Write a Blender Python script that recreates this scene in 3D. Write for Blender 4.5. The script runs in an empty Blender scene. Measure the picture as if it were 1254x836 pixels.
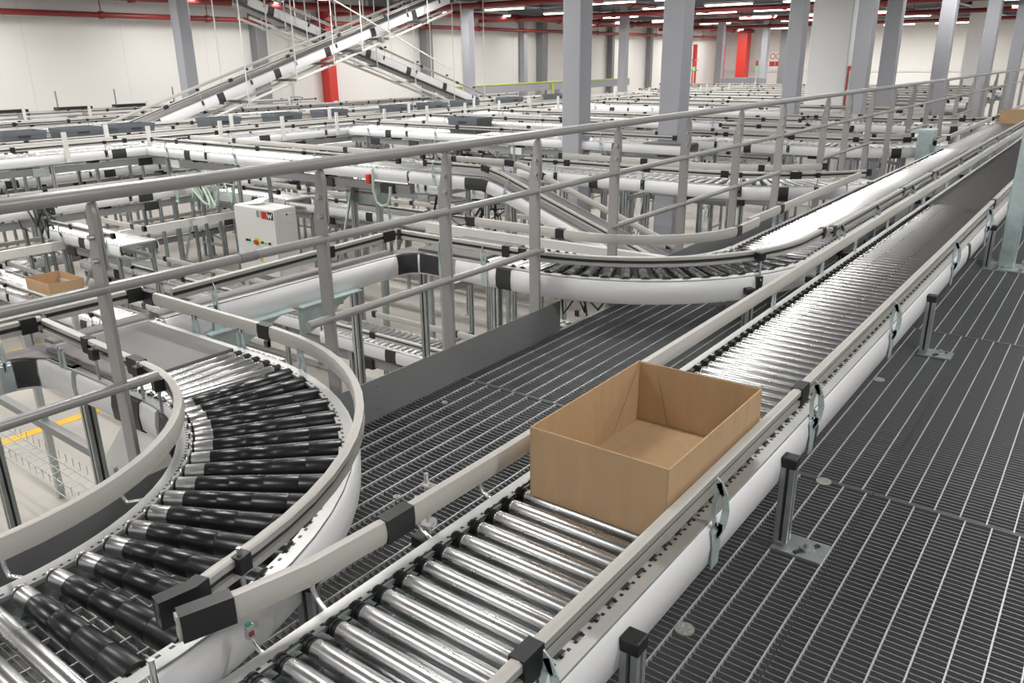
import bpy, math, random
from mathutils import Matrix, Vector
random.seed(7)
PI = math.pi
SC = bpy.context.scene
COL = SC.collection

# ------------------------------------------------------------------ materials
def mat(name, col, rough=.5, metal=0., emit=None, est=1., spec=None):
    m = bpy.data.materials.new(name); m.use_nodes = True
    b = m.node_tree.nodes['Principled BSDF']
    b.inputs['Base Color'].default_value = (*col, 1)
    b.inputs['Roughness'].default_value = rough
    b.inputs['Metallic'].default_value = metal
    if spec is not None: b.inputs['Specular IOR Level'].default_value = spec
    if emit:
        b.inputs['Emission Color'].default_value = (*emit, 1)
        b.inputs['Emission Strength'].default_value = est
    return m

def vary(m, scale=(3, 3, 3), amt=.12, rvar=.1, detail=4):
    """soft cloudy wear: object-space noise on colour and roughness"""
    nt = m.node_tree; N = nt.nodes; L = nt.links
    b = N['Principled BSDF']
    tc = N.new('ShaderNodeTexCoord'); mp = N.new('ShaderNodeMapping'); no = N.new('ShaderNodeTexNoise')
    mp.inputs['Scale'].default_value = scale; no.inputs['Detail'].default_value = detail
    no.inputs['Scale'].default_value = 1
    L.new(tc.outputs['Object'], mp.inputs['Vector']); L.new(mp.outputs['Vector'], no.inputs['Vector'])
    c = b.inputs['Base Color'].default_value[:3]
    r = N.new('ShaderNodeValToRGB')
    r.color_ramp.elements[0].position = .3; r.color_ramp.elements[1].position = .7
    r.color_ramp.elements[0].color = (*[x * (1 - amt) for x in c], 1)
    r.color_ramp.elements[1].color = (*[min(1, x * (1 + amt)) for x in c], 1)
    L.new(no.outputs['Fac'], r.inputs['Fac']); L.new(r.outputs['Color'], b.inputs['Base Color'])
    if rvar:
        q = N.new('ShaderNodeMapRange'); ro = b.inputs['Roughness'].default_value
        q.inputs['To Min'].default_value = max(.03, ro - rvar); q.inputs['To Max'].default_value = min(1, ro + rvar)
        L.new(no.outputs['Fac'], q.inputs['Value']); L.new(q.outputs['Result'], b.inputs['Roughness'])
    return m

M = {}
M['white'] = vary(mat('white_plastic_panel', (.70, .70, .71), .38), (.8, .8, .8), .04, .05)
M['guide'] = vary(mat('warm_grey_guide_profile', (.47, .455, .425), .42), (1, 1, 1), .05, .05)
M['alu'] = mat('aluminium_profile', (.55, .54, .51), .38, .55)
M['zinc'] = vary(mat('zinc_plated_roller', (.70, .70, .705), .28, 1.), (9, 3, 3), .06, .05)
M['zincbed'] = mat('zinc_plated_roller_bed', (.70, .70, .705), .30, 1.)
M['galv'] = vary(mat('galvanised_steel', (.47, .50, .50), .4, .75), (9, 9, 9), .14, .08)
M['teal'] = vary(mat('blue_tinged_zinc_bracket', (.52, .62, .62), .4, .55), (12, 12, 12), .12, .05)
M['rubber'] = vary(mat('black_rubber_sleeve', (.011, .0115, .013), .30), (14, 4, 4), .3, .1)
M['black'] = mat('black_plastic', (.011, .011, .012), .45)
M['dark'] = mat('dark_grey_cover', (.03, .03, .032), .5)
M['shadow'] = mat('dark_slot', (.03, .031, .033), .7)
M['belt'] = vary(mat('grey_conveyor_belt', (.17, .16, .16), .55), (3, 3, 3), .08, .05)
M['rail'] = vary(mat('painted_grey_rail', (.33, .322, .315), .34, .15), (2, 2, 2), .06, .04)
M['kick'] = vary(mat('grey_kick_plate', (.25, .255, .258), .42, .2), (2, 2, 2), .08, .05)
M['column'] = vary(mat('painted_grey_column', (.37, .375, .41), .38), (.5, .5, .5), .04, .03)
M['wcol'] = mat('dark_grey_wall_column', (.20, .205, .21), .45)
M['concrete'] = vary(mat('white_painted_concrete', (.90, .90, .89), .7), (1, 1, 1), .02, 0)
M['red'] = mat('red_painted_steel', (.56, .04, .028), .4)
M['redpipe'] = mat('red_pipe_paint', (.22, .025, .022), .45)
M['beam'] = mat('grey_roof_beam', (.30, .31, .33), .45, .2)
M['card'] = vary(mat('brown_cardboard', (.46, .315, .185), .85, spec=.15), (30, 30, 4), .05, 0)
M['card2'] = mat('cardboard_edge', (.56, .38, .21), .9, spec=.1)
M['tote'] = mat('grey_plastic_tote', (.10, .112, .125), .45)
M['cab'] = mat('light_grey_enamel', (.66, .66, .63), .4)
M['yellow'] = mat('yellow_paint', (.80, .47, .03), .6)
M['reflection_slot'] = mat('dull_red_reflection', (.25, .13, .13), .4, .3)  # faint red reflections on the scanner metal, put into the colour
M['lime'] = mat('yellow_green_wire', (.5, .62, .08), .5)
M['green'] = mat('green_enamel', (.0, .27, .13), .5)
M['blue'] = mat('blue_enamel', (.04, .12, .5), .5)
M['signw'] = mat('white_sign_face', (.85, .85, .85), .5)
M['cableg'] = mat('pale_green_cable', (.42, .52, .44), .5)
M['paper'] = mat('white_paper', (.85, .85, .85), .8)
M['lamp'] = mat('lamp_diffuser', (.9, .9, .9), .4, emit=(1, .99, .96), est=9)
M['lens'] = mat('lit_green_lens', (.1, .6, .2), .3, emit=(.2, 1, .5), est=.4)
M['ring'] = mat('dark_green_drive_belt', (.02, .045, .035), .5)
M['barlight'] = mat('bright_zinc_cross_bar', (.62, .63, .64), .4, .5)
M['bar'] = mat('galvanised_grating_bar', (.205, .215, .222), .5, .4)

def holed(name, base, pitch=.026, half=.004):
    """galvanised flange with a row of square punched holes along it (UV: u = metres along, v = metres across)"""
    m = mat(name, base, .42, .6); nt = m.node_tree; N = nt.nodes; L = nt.links; b = N['Principled BSDF']
    uv = N.new('ShaderNodeUVMap'); sx = N.new('ShaderNodeSeparateXYZ'); L.new(uv.outputs['UV'], sx.inputs['Vector'])
    def mth(op, a, bb):
        n = N.new('ShaderNodeMath'); n.operation = op
        for i, v in enumerate((a, bb)):
            if isinstance(v, (int, float)): n.inputs[i].default_value = v
            else: L.new(v, n.inputs[i])
        return n.outputs[0]
    fr = mth('MODULO', sx.outputs['X'], pitch)
    a = mth('LESS_THAN', mth('ABSOLUTE', mth('SUBTRACT', fr, pitch * .5), 0), half * 1.2)
    c = mth('LESS_THAN', mth('ABSOLUTE', mth('SUBTRACT', sx.outputs['Y'], .022), 0), half)
    f = mth('MULTIPLY', a, c)
    mx = N.new('ShaderNodeMix'); mx.data_type = 'RGBA'
    mx.inputs['A'].default_value = (*base, 1); mx.inputs['B'].default_value = (.012, .012, .012, 1)
    L.new(f, mx.inputs['Factor']); L.new(mx.outputs['Result'], b.inputs['Base Color'])
    inv = mth('MULTIPLY', mth('SUBTRACT', 1, f), .6); L.new(inv, b.inputs['Metallic'])
    return m
M['flange'] = holed('punched_steel_flange', (.50, .50, .49))
M['flangeplain'] = mat('plain_steel_flange', (.55, .55, .54), .4, .6)

def wallmat():
    m = mat('off_white_wall_panels', (.74, .725, .70), .75); nt = m.node_tree; N = nt.nodes; L = nt.links
    b = N['Principled BSDF']
    tc = N.new('ShaderNodeTexCoord'); sx = N.new('ShaderNodeSeparateXYZ'); L.new(tc.outputs['Object'], sx.inputs['Vector'])
    ad = N.new('ShaderNodeMath'); ad.operation = 'ADD'; L.new(sx.outputs['X'], ad.inputs[0]); L.new(sx.outputs['Y'], ad.inputs[1])
    md = N.new('ShaderNodeMath'); md.operation = 'PINGPONG'; md.inputs[1].default_value = 1.25; L.new(ad.outputs[0], md.inputs[0])
    lt = N.new('ShaderNodeMath'); lt.operation = 'LESS_THAN'; lt.inputs[1].default_value = .012; L.new(md.outputs[0], lt.inputs[0])
    mx = N.new('ShaderNodeMix'); mx.data_type = 'RGBA'; mx.inputs['A'].default_value = (.74, .725, .70, 1); mx.inputs['B'].default_value = (.66, .645, .62, 1)
    L.new(lt.outputs[0], mx.inputs['Factor']); L.new(mx.outputs['Result'], b.inputs['Base Color'])
    return m
M['wall'] = wallmat()
M['floor'] = vary(mat('beige_concrete_floor', (.43, .40, .36), .5), (.7, .7, .7), .1, .1)
M['ceil'] = mat('dark_ceiling_deck', (.17, .165, .17), .8)

# ------------------------------------------------------------------ mesh builder
class MB:
    def __init__(s): s.v = []; s.f = []; s.m = []; s.uv = []
    def add(s, vs, fs, mi=0, uvs=None):
        o = len(s.v); s.v += [tuple(p) for p in vs]
        for i, f in enumerate(fs):
            s.f.append([o + k for k in f]); s.m.append(mi if isinstance(mi, int) else mi[i])
            s.uv.append(uvs[i] if uvs else [(0, 0)] * len(f))
        return s
    def box(s, c, d, mi=0, R=None):
        x, y, z = (q / 2 for q in d)
        vs = [Vector((sx * x, sy * y, sz * z)) for sx in (-1, 1) for sy in (-1, 1) for sz in (-1, 1)]
        if R: vs = [R @ v for v in vs]
        c = Vector(c)
        return s.add([v + c for v in vs], [(0, 1, 3, 2), (4, 6, 7, 5), (0, 4, 5, 1), (2, 3, 7, 6), (0, 2, 6, 4), (1, 5, 7, 3)], mi)
    def bx(s, x0, x1, y0, y1, z0, z1, mi=0):
        return s.box(((x0 + x1) / 2, (y0 + y1) / 2, (z0 + z1) / 2), (abs(x1 - x0), abs(y1 - y0), abs(z1 - z0)), mi)
    def bar(s, p, q, w, h, mi=0, up=(0, 0, 1)):
        """rectangular bar between two points"""
        p = Vector(p); q = Vector(q); d = (q - p); L = d.length; d.normalize(); u = Vector(up)
        if abs(d.dot(u)) > .98: u = Vector((0, 1, 0))
        r = d.cross(u).normalized(); u = r.cross(d)
        R = Matrix((r, d, u)).transposed()
        return s.box((p + q) / 2, (w, L, h), mi, R)
    def tube(s, pts, r, n=10, mi=0, cap=True):
        pts = [Vector(p) for p in pts]; vs = []; fs = []
        d0 = (pts[1] - pts[0]).normalized(); u = Vector((0, 0, 1)) if abs(d0.z) < .95 else Vector((0, 1, 0))
        for i, p in enumerate(pts):
            d = ((pts[min(i + 1, len(pts) - 1)] - p).normalized() + (p - pts[max(i - 1, 0)]).normalized()).normalized()
            a = d.cross(u).normalized(); b = a.cross(d); u = b
            for k in range(n):
                t = 2 * PI * k / n; vs.append(p + a * (r * math.cos(t)) + b * (r * math.sin(t)))
        for i in range(len(pts) - 1):
            for k in range(n): fs.append((i * n + k, i * n + (k + 1) % n, (i + 1) * n + (k + 1) % n, (i + 1) * n + k))
        if cap: fs += [tuple(range(n))[::-1], tuple((len(pts) - 1) * n + k for k in range(n))]
        return s.add(vs, fs, mi)
    def lathe(s, prof, n=20, mis=None, cz=None):
        """prof [(x, r)] about the X axis; cz(x, r) gives the height of the axis there"""
        vs = []; fs = []; ms = []
        for x, r in prof:
            z0 = cz(x, r) if cz else 0
            for k in range(n):
                t = 2 * PI * k / n; vs.append((x, r * math.cos(t), z0 + r * math.sin(t)))
        for i in range(len(prof) - 1):
            for k in range(n):
                fs.append((i * n + k, (i + 1) * n + k, (i + 1) * n + (k + 1) % n, i * n + (k + 1) % n)); ms.append(mis[i] if mis else 0)
        fs += [tuple(range(n)), tuple((len(prof) - 1) * n + k for k in range(n))[::-1]]; ms += [ms[0], ms[-1]]
        return s.add(vs, fs, ms)
    def prism(s, poly, a, b, mi=0):
        """extrude the 3-D polygon poly by the vector b - a"""
        d = Vector(b) - Vector(a); n = len(poly); vs = [Vector(p) for p in poly]; vs += [p + d for p in vs]
        fs = [tuple(range(n))[::-1], tuple(range(n, 2 * n))] + [(i, (i + 1) % n, n + (i + 1) % n, n + i) for i in range(n)]
        return s.add(vs, fs, mi)
    def sweep(s, fr, prof, mis=None, closed=True, caps=True):
        """fr [(point, outward, up, s)], prof [(o, z)]"""
        n = len(prof); vs = []; fs = []; ms = []; uvs = []
        for p, o, u, _ in fr: vs += [p + o * a + u * b for a, b in prof]
        cum = [0]
        for i in range(n): cum.append(cum[-1] + math.dist(prof[i], prof[(i + 1) % n]))
        for i in range(len(fr) - 1):
            for k in range(n if closed else n - 1):
                k2 = (k + 1) % n
                fs.append((i * n + k, i * n + k2, (i + 1) * n + k2, (i + 1) * n + k)); ms.append(mis[k] if mis else 0)
                uvs.append([(fr[i][3], cum[k]), (fr[i][3], cum[k + 1]), (fr[i + 1][3], cum[k + 1]), (fr[i + 1][3], cum[k])])
        if caps and closed:
            fs += [tuple(range(n))[::-1], tuple((len(fr) - 1) * n + k for k in range(n))]; ms += [mis[0] if mis else 0] * 2
            uvs += [[(0, 0)] * n] * 2
        return s.add(vs, fs, ms, uvs)

def mesh(mb, mats, base=(0, 0, 0), name='m', smooth=True):
    me = bpy.data.meshes.new(name)
    b = Vector(base)
    me.from_pydata([Vector(v) - b for v in mb.v], [], mb.f)
    for k in (mats if isinstance(mats, (list, tuple)) else [mats]): me.materials.append(M[k])
    me.polygons.foreach_set('material_index', mb.m)
    uv = me.uv_layers.new(name='UVMap')
    flat = [c for f in mb.uv for q in f for c in q]
    uv.data.foreach_set('uv', flat)
    if smooth:
        me.polygons.foreach_set('use_smooth', [True] * len(me.polygons)); me.set_sharp_from_angle(angle=math.radians(50))
    import bmesh
    bm = bmesh.new(); bm.from_mesh(me); bmesh.ops.recalc_face_normals(bm, faces=bm.faces); bm.to_mesh(me); bm.free()
    me.update()
    return me

def tag(o, label=None, cat=None, group=None, kind=None):
    if label: o['label'] = label
    if cat: o['category'] = cat
    if group: o['group'] = group
    if kind: o['kind'] = kind
    return o
def link(name, data, parent=None):
    o = bpy.data.objects.new(name, data); COL.objects.link(o)
    if parent: o.parent = parent
    return o
def thing(name, label, cat, loc=(0, 0, 0), group=None):
    o = link(name, None); o.location = loc; o.empty_display_size = .1
    return tag(o, label, cat, group)
def wbase(p):
    """world location of a part's origin"""
    l = Vector(p.location)
    while p.parent: p = p.parent; l += Vector(p.location)
    return l
def part(name, mb, mats, parent, label=None, kind=None, bevel=0):
    o = link(name, mesh(mb, mats, wbase(parent), name), parent)
    if bevel: addbevel(o, bevel)
    return tag(o, label, None, None, kind)
def single(name, label, cat, mb, mats, loc, group=None, kind=None, bevel=0):
    o = link(name, mesh(mb, mats, loc, name)); o.location = loc
    if bevel: addbevel(o, bevel)
    return tag(o, label, cat, group, kind)
def addbevel(o, w):
    b = o.modifiers.new('bevel', 'BEVEL'); b.width = w; b.segments = 2; b.limit_method = 'ANGLE'
def inst(name, me, parent, mtx):
    o = link(name, me, parent); o.matrix_local = Matrix.Translation(-wbase(parent)) @ mtx
    return o
def struct(name, mb, mats):
    return tag(link(name, mesh(mb, mats, (0, 0, 0), name)), kind='structure')

# ------------------------------------------------------------------ paths
class Path:
    def __init__(s, pts):
        s.p = [Vector(p) for p in pts]; s.s = [0]
        for a, b in zip(s.p, s.p[1:]): s.s.append(s.s[-1] + (b - a).length)
        s.L = s.s[-1]
    def at(s, t):
        t = min(max(t, 0), s.L); i = 0
        while i < len(s.s) - 2 and t > s.s[i + 1]: i += 1
        a, b = s.p[i], s.p[i + 1]; k = (t - s.s[i]) / (s.s[i + 1] - s.s[i])
        return a.lerp(b, k), (b - a).normalized()
    def frame(s, t):
        """point, right normal (miter-averaged), up"""
        p, d = s.at(t)
        _, d0 = s.at(t - 1e-4 if t > 1e-4 else 0); _, d1 = s.at(t + 1e-4)
        d = (d0 + d1).normalized(); n = Vector((d.y, -d.x, 0)).normalized(); u = n.cross(d)
        return p, n / max(.5, math.cos(d0.angle(d1, 0) / 2)), u, d
    def fr(s, side, lat, a=0, b=None, lift=0):
        b = s.L if b is None else b
        ts = [a] + [t for t in s.s if a + 1e-4 < t < b - 1e-4] + [b]
        out = []
        for t in ts:
            p, n, u, d = s.frame(t); o = n * side
            out.append((p + o * lat + u * lift, o, u, t))
        return out
def arc(c, r, a0, a1, z, n=14):
    return [(c[0] + r * math.cos(math.radians(a0 + (a1 - a0) * i / n)), c[1] + r * math.sin(math.radians(a0 + (a1 - a0) * i / n)), z) for i in range(n + 1)]

# ------------------------------------------------------------------ conveyor kit
FLOOR = -1.75
_rc = {}
def roller_mesh(kind, L):
    k = (kind, round(L, 3))
    if k in _rc: return _rc[k]
    mb = MB(); h = L / 2
    if kind == 'zinc':      # plain steel tube, grooved drive end on the left
        r = .0216
        mb.lathe([(-h, .012), (-h + .001, .019), (-h + .008, .019), (-h + .009, .016), (-h + .014, .016), (-h + .015, .019), (-h + .020, .019), (-h + .021, .016),
                  (-h + .026, .016), (-h + .027, .0195), (-h + .033, .0195), (-h + .034, .0204), (-h + .038, r), (h - .014, r), (h - .010, .0208), (h - .009, .0185), (h, .0185)], 20,
                 [1] * 11 + [0, 0, 0, 1, 1], lambda x, rr: -r)
        me = mesh(mb, ['zinc', 'black'], name='roller')
    elif kind == 'far':
        r = .0208; mb.lathe([(-h, r), (h, r)], 14, None, lambda x, rr: -r); me = mesh(mb, ['zincbed'], name='roller')
    elif kind in ('taper', 'taper_r'):
        # tapered black sleeves on a steel core; thin steel end on the inside of the bend
        f = lambda x: .0235 + (x + h) / L * .012
        pr = [(-h, .012), (-h + .001, f(-h) * .8), (-h + .006, f(-h) * .95), (-h + .012, f(-h) * .95), (-h + .013, f(-h) * .85), (-h + .018, f(-h) * .85), (-h + .02, f(-h) * .98), (-h + .072, f(-h + .07) * .95)]
        mi = [2, 2, 0, 0, 2, 2, 0]
        n = 4; x0 = -h + .073; seg = (h - x0) / n
        for i in range(n):
            a = x0 + i * seg; b = a + seg
            pr += [(a + .001, f(a)), (b - .002, f(b)), (b - .001, f(b) * .965)]; mi += [1 if i == 0 else 2, 1, 1]
        pr += [(h, .015)]; mi += [2]
        if kind == 'taper_r':
            pr = [(-x, r) for x, r in pr][::-1]; mi = mi[::-1]
        mb.lathe(pr, 20, mi, lambda x, rr: -.030); me = mesh(mb, ['zinc', 'rubber', 'black'], name='roller')
        # keep the running line level: lower the axis so that the tops touch the same plane
        for v in me.vertices:
            x = v.co.x if kind == 'taper' else -v.co.x
            v.co.z += .030 - f(x)
    _rc[k] = me
    return me

GP = [(-.010, -.027), (-.014, -.014), (-.0155, 0), (-.014, .014), (-.010, .027), (.006, .029), (.014, .024), (.014, .009), (.005, .008), (.005, -.008), (.014, -.009), (.014, -.024), (.006, -.029)]
GM = [0, 0, 0, 0, 0, 0, 1, 1, 2, 1, 1, 1, 0]

thing_by = {}
class Conv:
    """one conveyor section: path of the roller tops, frame, panels, bed, guides"""
    def __init__(s, name, label, cat, pts, W=.48, base=None, group=None, arcs_in=None):
        s.P = Path(pts); s.W = W
        b = base or (pts[0][0], pts[0][1], pts[0][2])
        s.o = thing(name, label, cat, b, group); thing_by[label] = s.o
    def frames(s, sides=(-1, 1), a=0, b=None, holes=True, web=.10):
        for sd in sides:
            mb = MB()
            pr = [(-.034, -.022), (-.034, -.012), (.010, -.012), (.010, -.012 - web), (-.020, -.012 - web), (-.020, -.016 - web), (.006, -.016 - web), (.006, -.022)]
            mb.sweep(s.P.fr(sd, s.W / 2, a, b), pr, [1, 0, 1, 1, 1, 1, 1, 1])
            part('side_frame', mb, ['flange' if holes else 'flangeplain', 'galv'], s.o)
        return s
    def panel(s, sides=(-1, 1), a=0, b=None, h=.115):
        for sd in sides:
            mb = MB()
            pr = [(.011, -.018), (.020, -.024), (.027, -.018 - h * .45), (.023, -.018 - h * .9), (.014, -.018 - h), (.011, -.018 - h)]
            mb.sweep(s.P.fr(sd, s.W / 2, a, b), pr)
            part('side_panel', mb, 'white', s.o)
        return s
    def cover(s, sd, a, b, h=.125, m='dark'):
        mb = MB()
        pr = [(.010, -.014), (.024, -.020), (.032, -.018 - h * .45), (.028, -.014 - h * .9), (.014, -.014 - h), (.010, -.014 - h)]
        mb.sweep(s.P.fr(sd, s.W / 2, a, b), pr); part('joint_cover', mb, m, s.o); return s
    def rollers(s, kind, a, b, pitch=.065, limit=100, off=0):
        L = s.W - .05; n = max(1, int(round((b - a) / pitch))); me = None; rest = MB(); k = 0
        for i in range(n):
            t = a + (i + .5) * (b - a) / n
            p, nn, u, d = s.P.frame(t); nn = nn.normalized()
            mtx = Matrix.Translation(p) @ Matrix((nn, d, u)).transposed().to_4x4()
            if k < limit:
                inst('roller', roller_mesh(kind, L), s.o, mtx); k += 1
            else:
                r = .0208; c = p - u * r
                rest.tube([c - nn * (L / 2), c + nn * (L / 2)], r, 12)
        if rest.v: part('roller_bed', rest, 'zincbed', s.o, kind='stuff')
        return s
    def belt(s, a, b, m='belt'):
        mb = MB(); w = s.W / 2 - .03
        mb.sweep(s.P.fr(1, 0, a, b), [(-w, -.02), (-w, -.004), (-w + .004, 0), (w - .004, 0), (w, -.004), (w, -.02)])
        part('belt', mb, m, s.o); return s
    def pan(s, a, b, z=-.11):
        mb = MB(); w = s.W / 2 - .02
        mb.sweep(s.P.fr(1, 0, a, b), [(-w, z - .006), (-w, z), (w, z), (w, z - .006)]); part('under_tray', mb, 'galv', s.o); return s
    def guide(s, sd, a=0, b=None, lat=.0, lift=.088, ends=(True, True), joints=(), path=None, flip=False, m='guide'):
        P = path or s.P; w = 0 if path else s.W / 2
        b = P.L if b is None else b
        mb = MB(); pr = GP if not flip else [(-o, z) for o, z in GP][::-1]
        mi = GM if not flip else (GM[:-1][::-1] + [GM[-1]])
        mb.sweep(P.fr(sd, w + lat, a, b, lift), pr, mi)
        g = part('guide_rail', mb, [m, 'alu', 'shadow'], s.o)
        for t, ln in list(joints) + ([(a, .05)] if ends[0] else []) + ([(b - .05, .05)] if ends[1] else []):
            mb = MB(); mb.sweep(P.fr(sd, w + lat, t, t + ln, lift), [(-.017, -.030), (-.019, 0), (-.017, .030), (.017, .031), (.019, 0), (.017, -.031)])
            part('rail_joint', mb, 'black', g)
        return s
    def fin(s, sd, t, lat=.0, top=.10):
        """curved blade bracket: strip on the panel, slotted fin up to the rail"""
        p, n, u, d = s.P.frame(t); o = n.normalized() * sd; w = s.W / 2
        q = lambda a, z, e=0: p + o * (w + a) + u * z + d * e
        mb = MB()
        st = [(.026, -.02), (.031, -.075), (.029, -.135), (.033, -.135), (.0355, -.075), (.031, -.02)]
        mb.prism([q(a, z, -.021) for a, z in st], (0, 0, 0), d * .042)
        def band(pts, w2):
            for (a, z), (a2, z2) in zip(pts, pts[1:]): mb.bar(q(a, z), q(a2, z2), .004, w2, 0, o)
        band([(.030, -.05), (.046, -.01), (.050, .03), (.044, .07), (.028, top)], .018)
        band([(.028, -.03), (.020, .01), (.020, .045), (.026, .075)], .012)
        mb.prism([q(a, z, -.002) for a, z in ((.022, top - .02), (.022, top + .014), (.034, top + .004), (.044, .07), (.030, .07))], (0, 0, 0), d * .004)
        mb.prism([q(a, z, -.002) for a, z in ((.026, -.055), (.026, -.01), (.046, -.01), (.046, -.03), (.034, -.055))], (0, 0, 0), d * .004)
        mb.tube([q(.03, -.03, -.02), q(.03, -.03, .02)], .006, 8)
        part('guide_bracket', mb, 'teal', s.o); return s
    def tab(s, sd, t, lat=.012, h=.075):
        """small slotted trapezoid plate standing on the flange"""
        p, n, u, d = s.P.frame(t); o = n.normalized() * sd; w = s.W / 2 + lat
        q = lambda e, z: p + o * w + u * z + d * e
        mb = MB(); b = -.045
        for sg in (-1, 1):
            mb.prism([q(sg * .028, b), q(sg * .028, -.005), q(sg * .018, h), q(sg * .008, h), q(sg * .008, -.02), q(sg * .010, b)], (0, 0, 0), o * .004)
        mb.prism([q(-.010, b), q(.010, b), q(.009, -.02), q(-.009, -.02)], (0, 0, 0), o * .004)
        mb.prism([q(-.018, h), q(.018, h), q(.012, h - .018), q(-.012, h - .018)], (0, 0, 0), o * .004)
        part('guide_bracket', mb, 'teal', s.o); return s
    def rod(s, sd, t, lat=.03, lift=.088, glat=0.):
        """threaded rod from a black block on the panel to a black clamp on the guide"""
        p, n, u, d = s.P.frame(t); o = n.normalized() * sd; w = s.W / 2
        c = p + o * (w + lat)
        mb = MB()
        R = Matrix((o, d, u)).transposed()
        mb.box(c + u * -.06 - o * .002, (.022, .036, .085), 1, R)
        mb.box(p + o * (w + (lat + glat) / 2 + .004) + u * lift, (abs(lat - glat) + .024, .034, .04), 1, R)
        mb.tube([c - u * .06, c + u * (lift + .035)], .0055, 8, 0)
        for z in (-.035, -.085): mb.tube([c + u * z, c + u * z + o * .014], .006, 8, 0)
        part('clamp_rod', mb, ['galv', 'black'], s.o); return s
    def loop(s, sd, t, out=.10, lift=.07):
        """bent round-bar bracket seen beside the merge"""
        p, n, u, d = s.P.frame(t); o = n.normalized() * sd; c = p + o * (s.W / 2)
        mb = MB(); mb.tube([c + o * .0 - u * .02, c + o * out - u * .02 + d * .02, c + o * (out + .012) + u * 0.0 + d * .02, c + o * (out + .012) + u * lift + d * .02], .006, 8)
        part('bar_bracket', mb, 'zinc', s.o); return s
    def leg(s, t, sides=(-1, 1), z=FLOOR, lat=-.02, foot=True, top=-.115, plate=False, bar=True, cap=False, brace=False):
        p, n, u, d = s.P.frame(t); n = n.normalized(); d = Vector((d.x, d.y, 0)).normalized(); cs = []
        for sd in sides:
            o = n * sd; c = p + o * (s.W / 2 + lat); ztop = p.z + top; cs.append(c)
            mb = MB(); h = .02; g = .005
            poly = [(-h, -h), (-g, -h), (-g, -h + .010), (g, -h + .010), (g, -h), (h, -h), (h, -g), (h - .01, -g), (h - .01, g), (h, g), (h, h), (g, h), (g, h - .01), (-g, h - .01), (-g, h), (-h, h), (-h, g), (-h + .01, g), (-h + .01, -g), (-h, -g)]
            pts = [Vector((c.x, c.y, z + .02)) + n * a + d * b for a, b in poly]
            k = len(poly); top_v = [v + Vector((0, 0, ztop - z - .02)) for v in pts]
            fs = [(i, (i + 1) % k, k + (i + 1) % k, k + i) for i in range(k)]
            ms = [1 if poly[i] != poly[i] or (abs(poly[i][0]) < .0151 and abs(poly[(i + 1) % k][0]) < .0151 and abs(poly[i][1]) < .0151 and abs(poly[(i + 1) % k][1]) < .0151) else 0 for i in range(k)]
            mb.add(pts + top_v, fs + [tuple(range(k)), tuple(range(k, 2 * k))], ms + [0, 0])
            if foot and not plate: mb.box((c.x, c.y, z + .01), (.07, .07, .02), 0)
            lg = part('leg', mb, ['galv', 'shadow'], s.o)
            if cap:
                m2 = MB(); m2.box((c.x, c.y, ztop + .006), (.046, .046, .034), 0, Matrix((n, d, Vector((0, 0, 1)))).transposed()); part('end_cap', m2, 'black', lg, bevel=.004)
            if plate:
                m2 = MB(); q = Vector((c.x, c.y, z + .004)); R = Matrix((o, d, Vector((0, 0, 1)))).transposed()
                m2.box(q + o * .055 + d * .015, (.15, .11, .008), 0, R)
                m2.bar(q + o * .05 - d * .03 + Vector((0, 0, .006)), q + o * .10 + d * .05 + Vector((0, 0, .006)), .012, .006, 1)
                cc = q + o * .075 + d * .012
                m2.tube([cc, cc + Vector((0, 0, .012))], .022, 14, 0); m2.tube([cc, cc + Vector((0, 0, .026))], .009, 8, 0)
                part('foot_plate', m2, ['galv', 'shadow'], lg)
        if bar and len(cs) == 2:
            zz = p.z + top - .10; A = lambda k, h: Vector((cs[k].x, cs[k].y, h))
            mb = MB(); mb.bar(A(0, zz), A(1, zz), .04, .04); part('cross_bar', mb, 'galv', s.o)
            if p.z - z > 1.2: mb = MB(); mb.bar(A(0, z + .25), A(1, z + .25), .04, .04); part('cross_bar', mb, 'galv', s.o)
            if brace: mb = MB(); mb.bar(A(0, z + .3), A(1, zz - .1), .025, .025); part('brace', mb, 'galv', s.o)
        return s
    def motor(s, t, sd=1, lat=-.12, drop=.16, m='black'):
        p, n, u, d = s.P.frame(t); o = n.normalized() * sd; c = p + o * (s.W / 2 + lat) - u * drop
        mb = MB(); mb.tube([c - o * .12, c + o * .05], .05, 12, 0); mb.box(c + u * .02, (.09, .09, .09), 1)
        part('drive_motor', mb, [m, 'galv'], s.o); return s

# ------------------------------------------------------------------ camera
cam = bpy.data.cameras.new('camera'); cam.sensor_width = 36; cam.lens = 36 * 975 / 1254; cam.clip_end = 300; cam.clip_start = .05
co = bpy.data.objects.new('camera', cam); COL.objects.link(co); SC.camera = co
yaw, pitch, roll = -.6460, .3392, -.0115
f = Vector((math.sin(yaw) * math.cos(pitch), math.cos(yaw) * math.cos(pitch), -math.sin(pitch)))
r = Vector((math.cos(yaw), -math.sin(yaw), 0)); u = r.cross(f)
r2 = r * math.cos(roll) + u * math.sin(roll); u2 = r2.cross(f)
co.matrix_world = Matrix.Translation((0, 0, 1.415)) @ Matrix((r2, u2, -f)).transposed().to_4x4()

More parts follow.
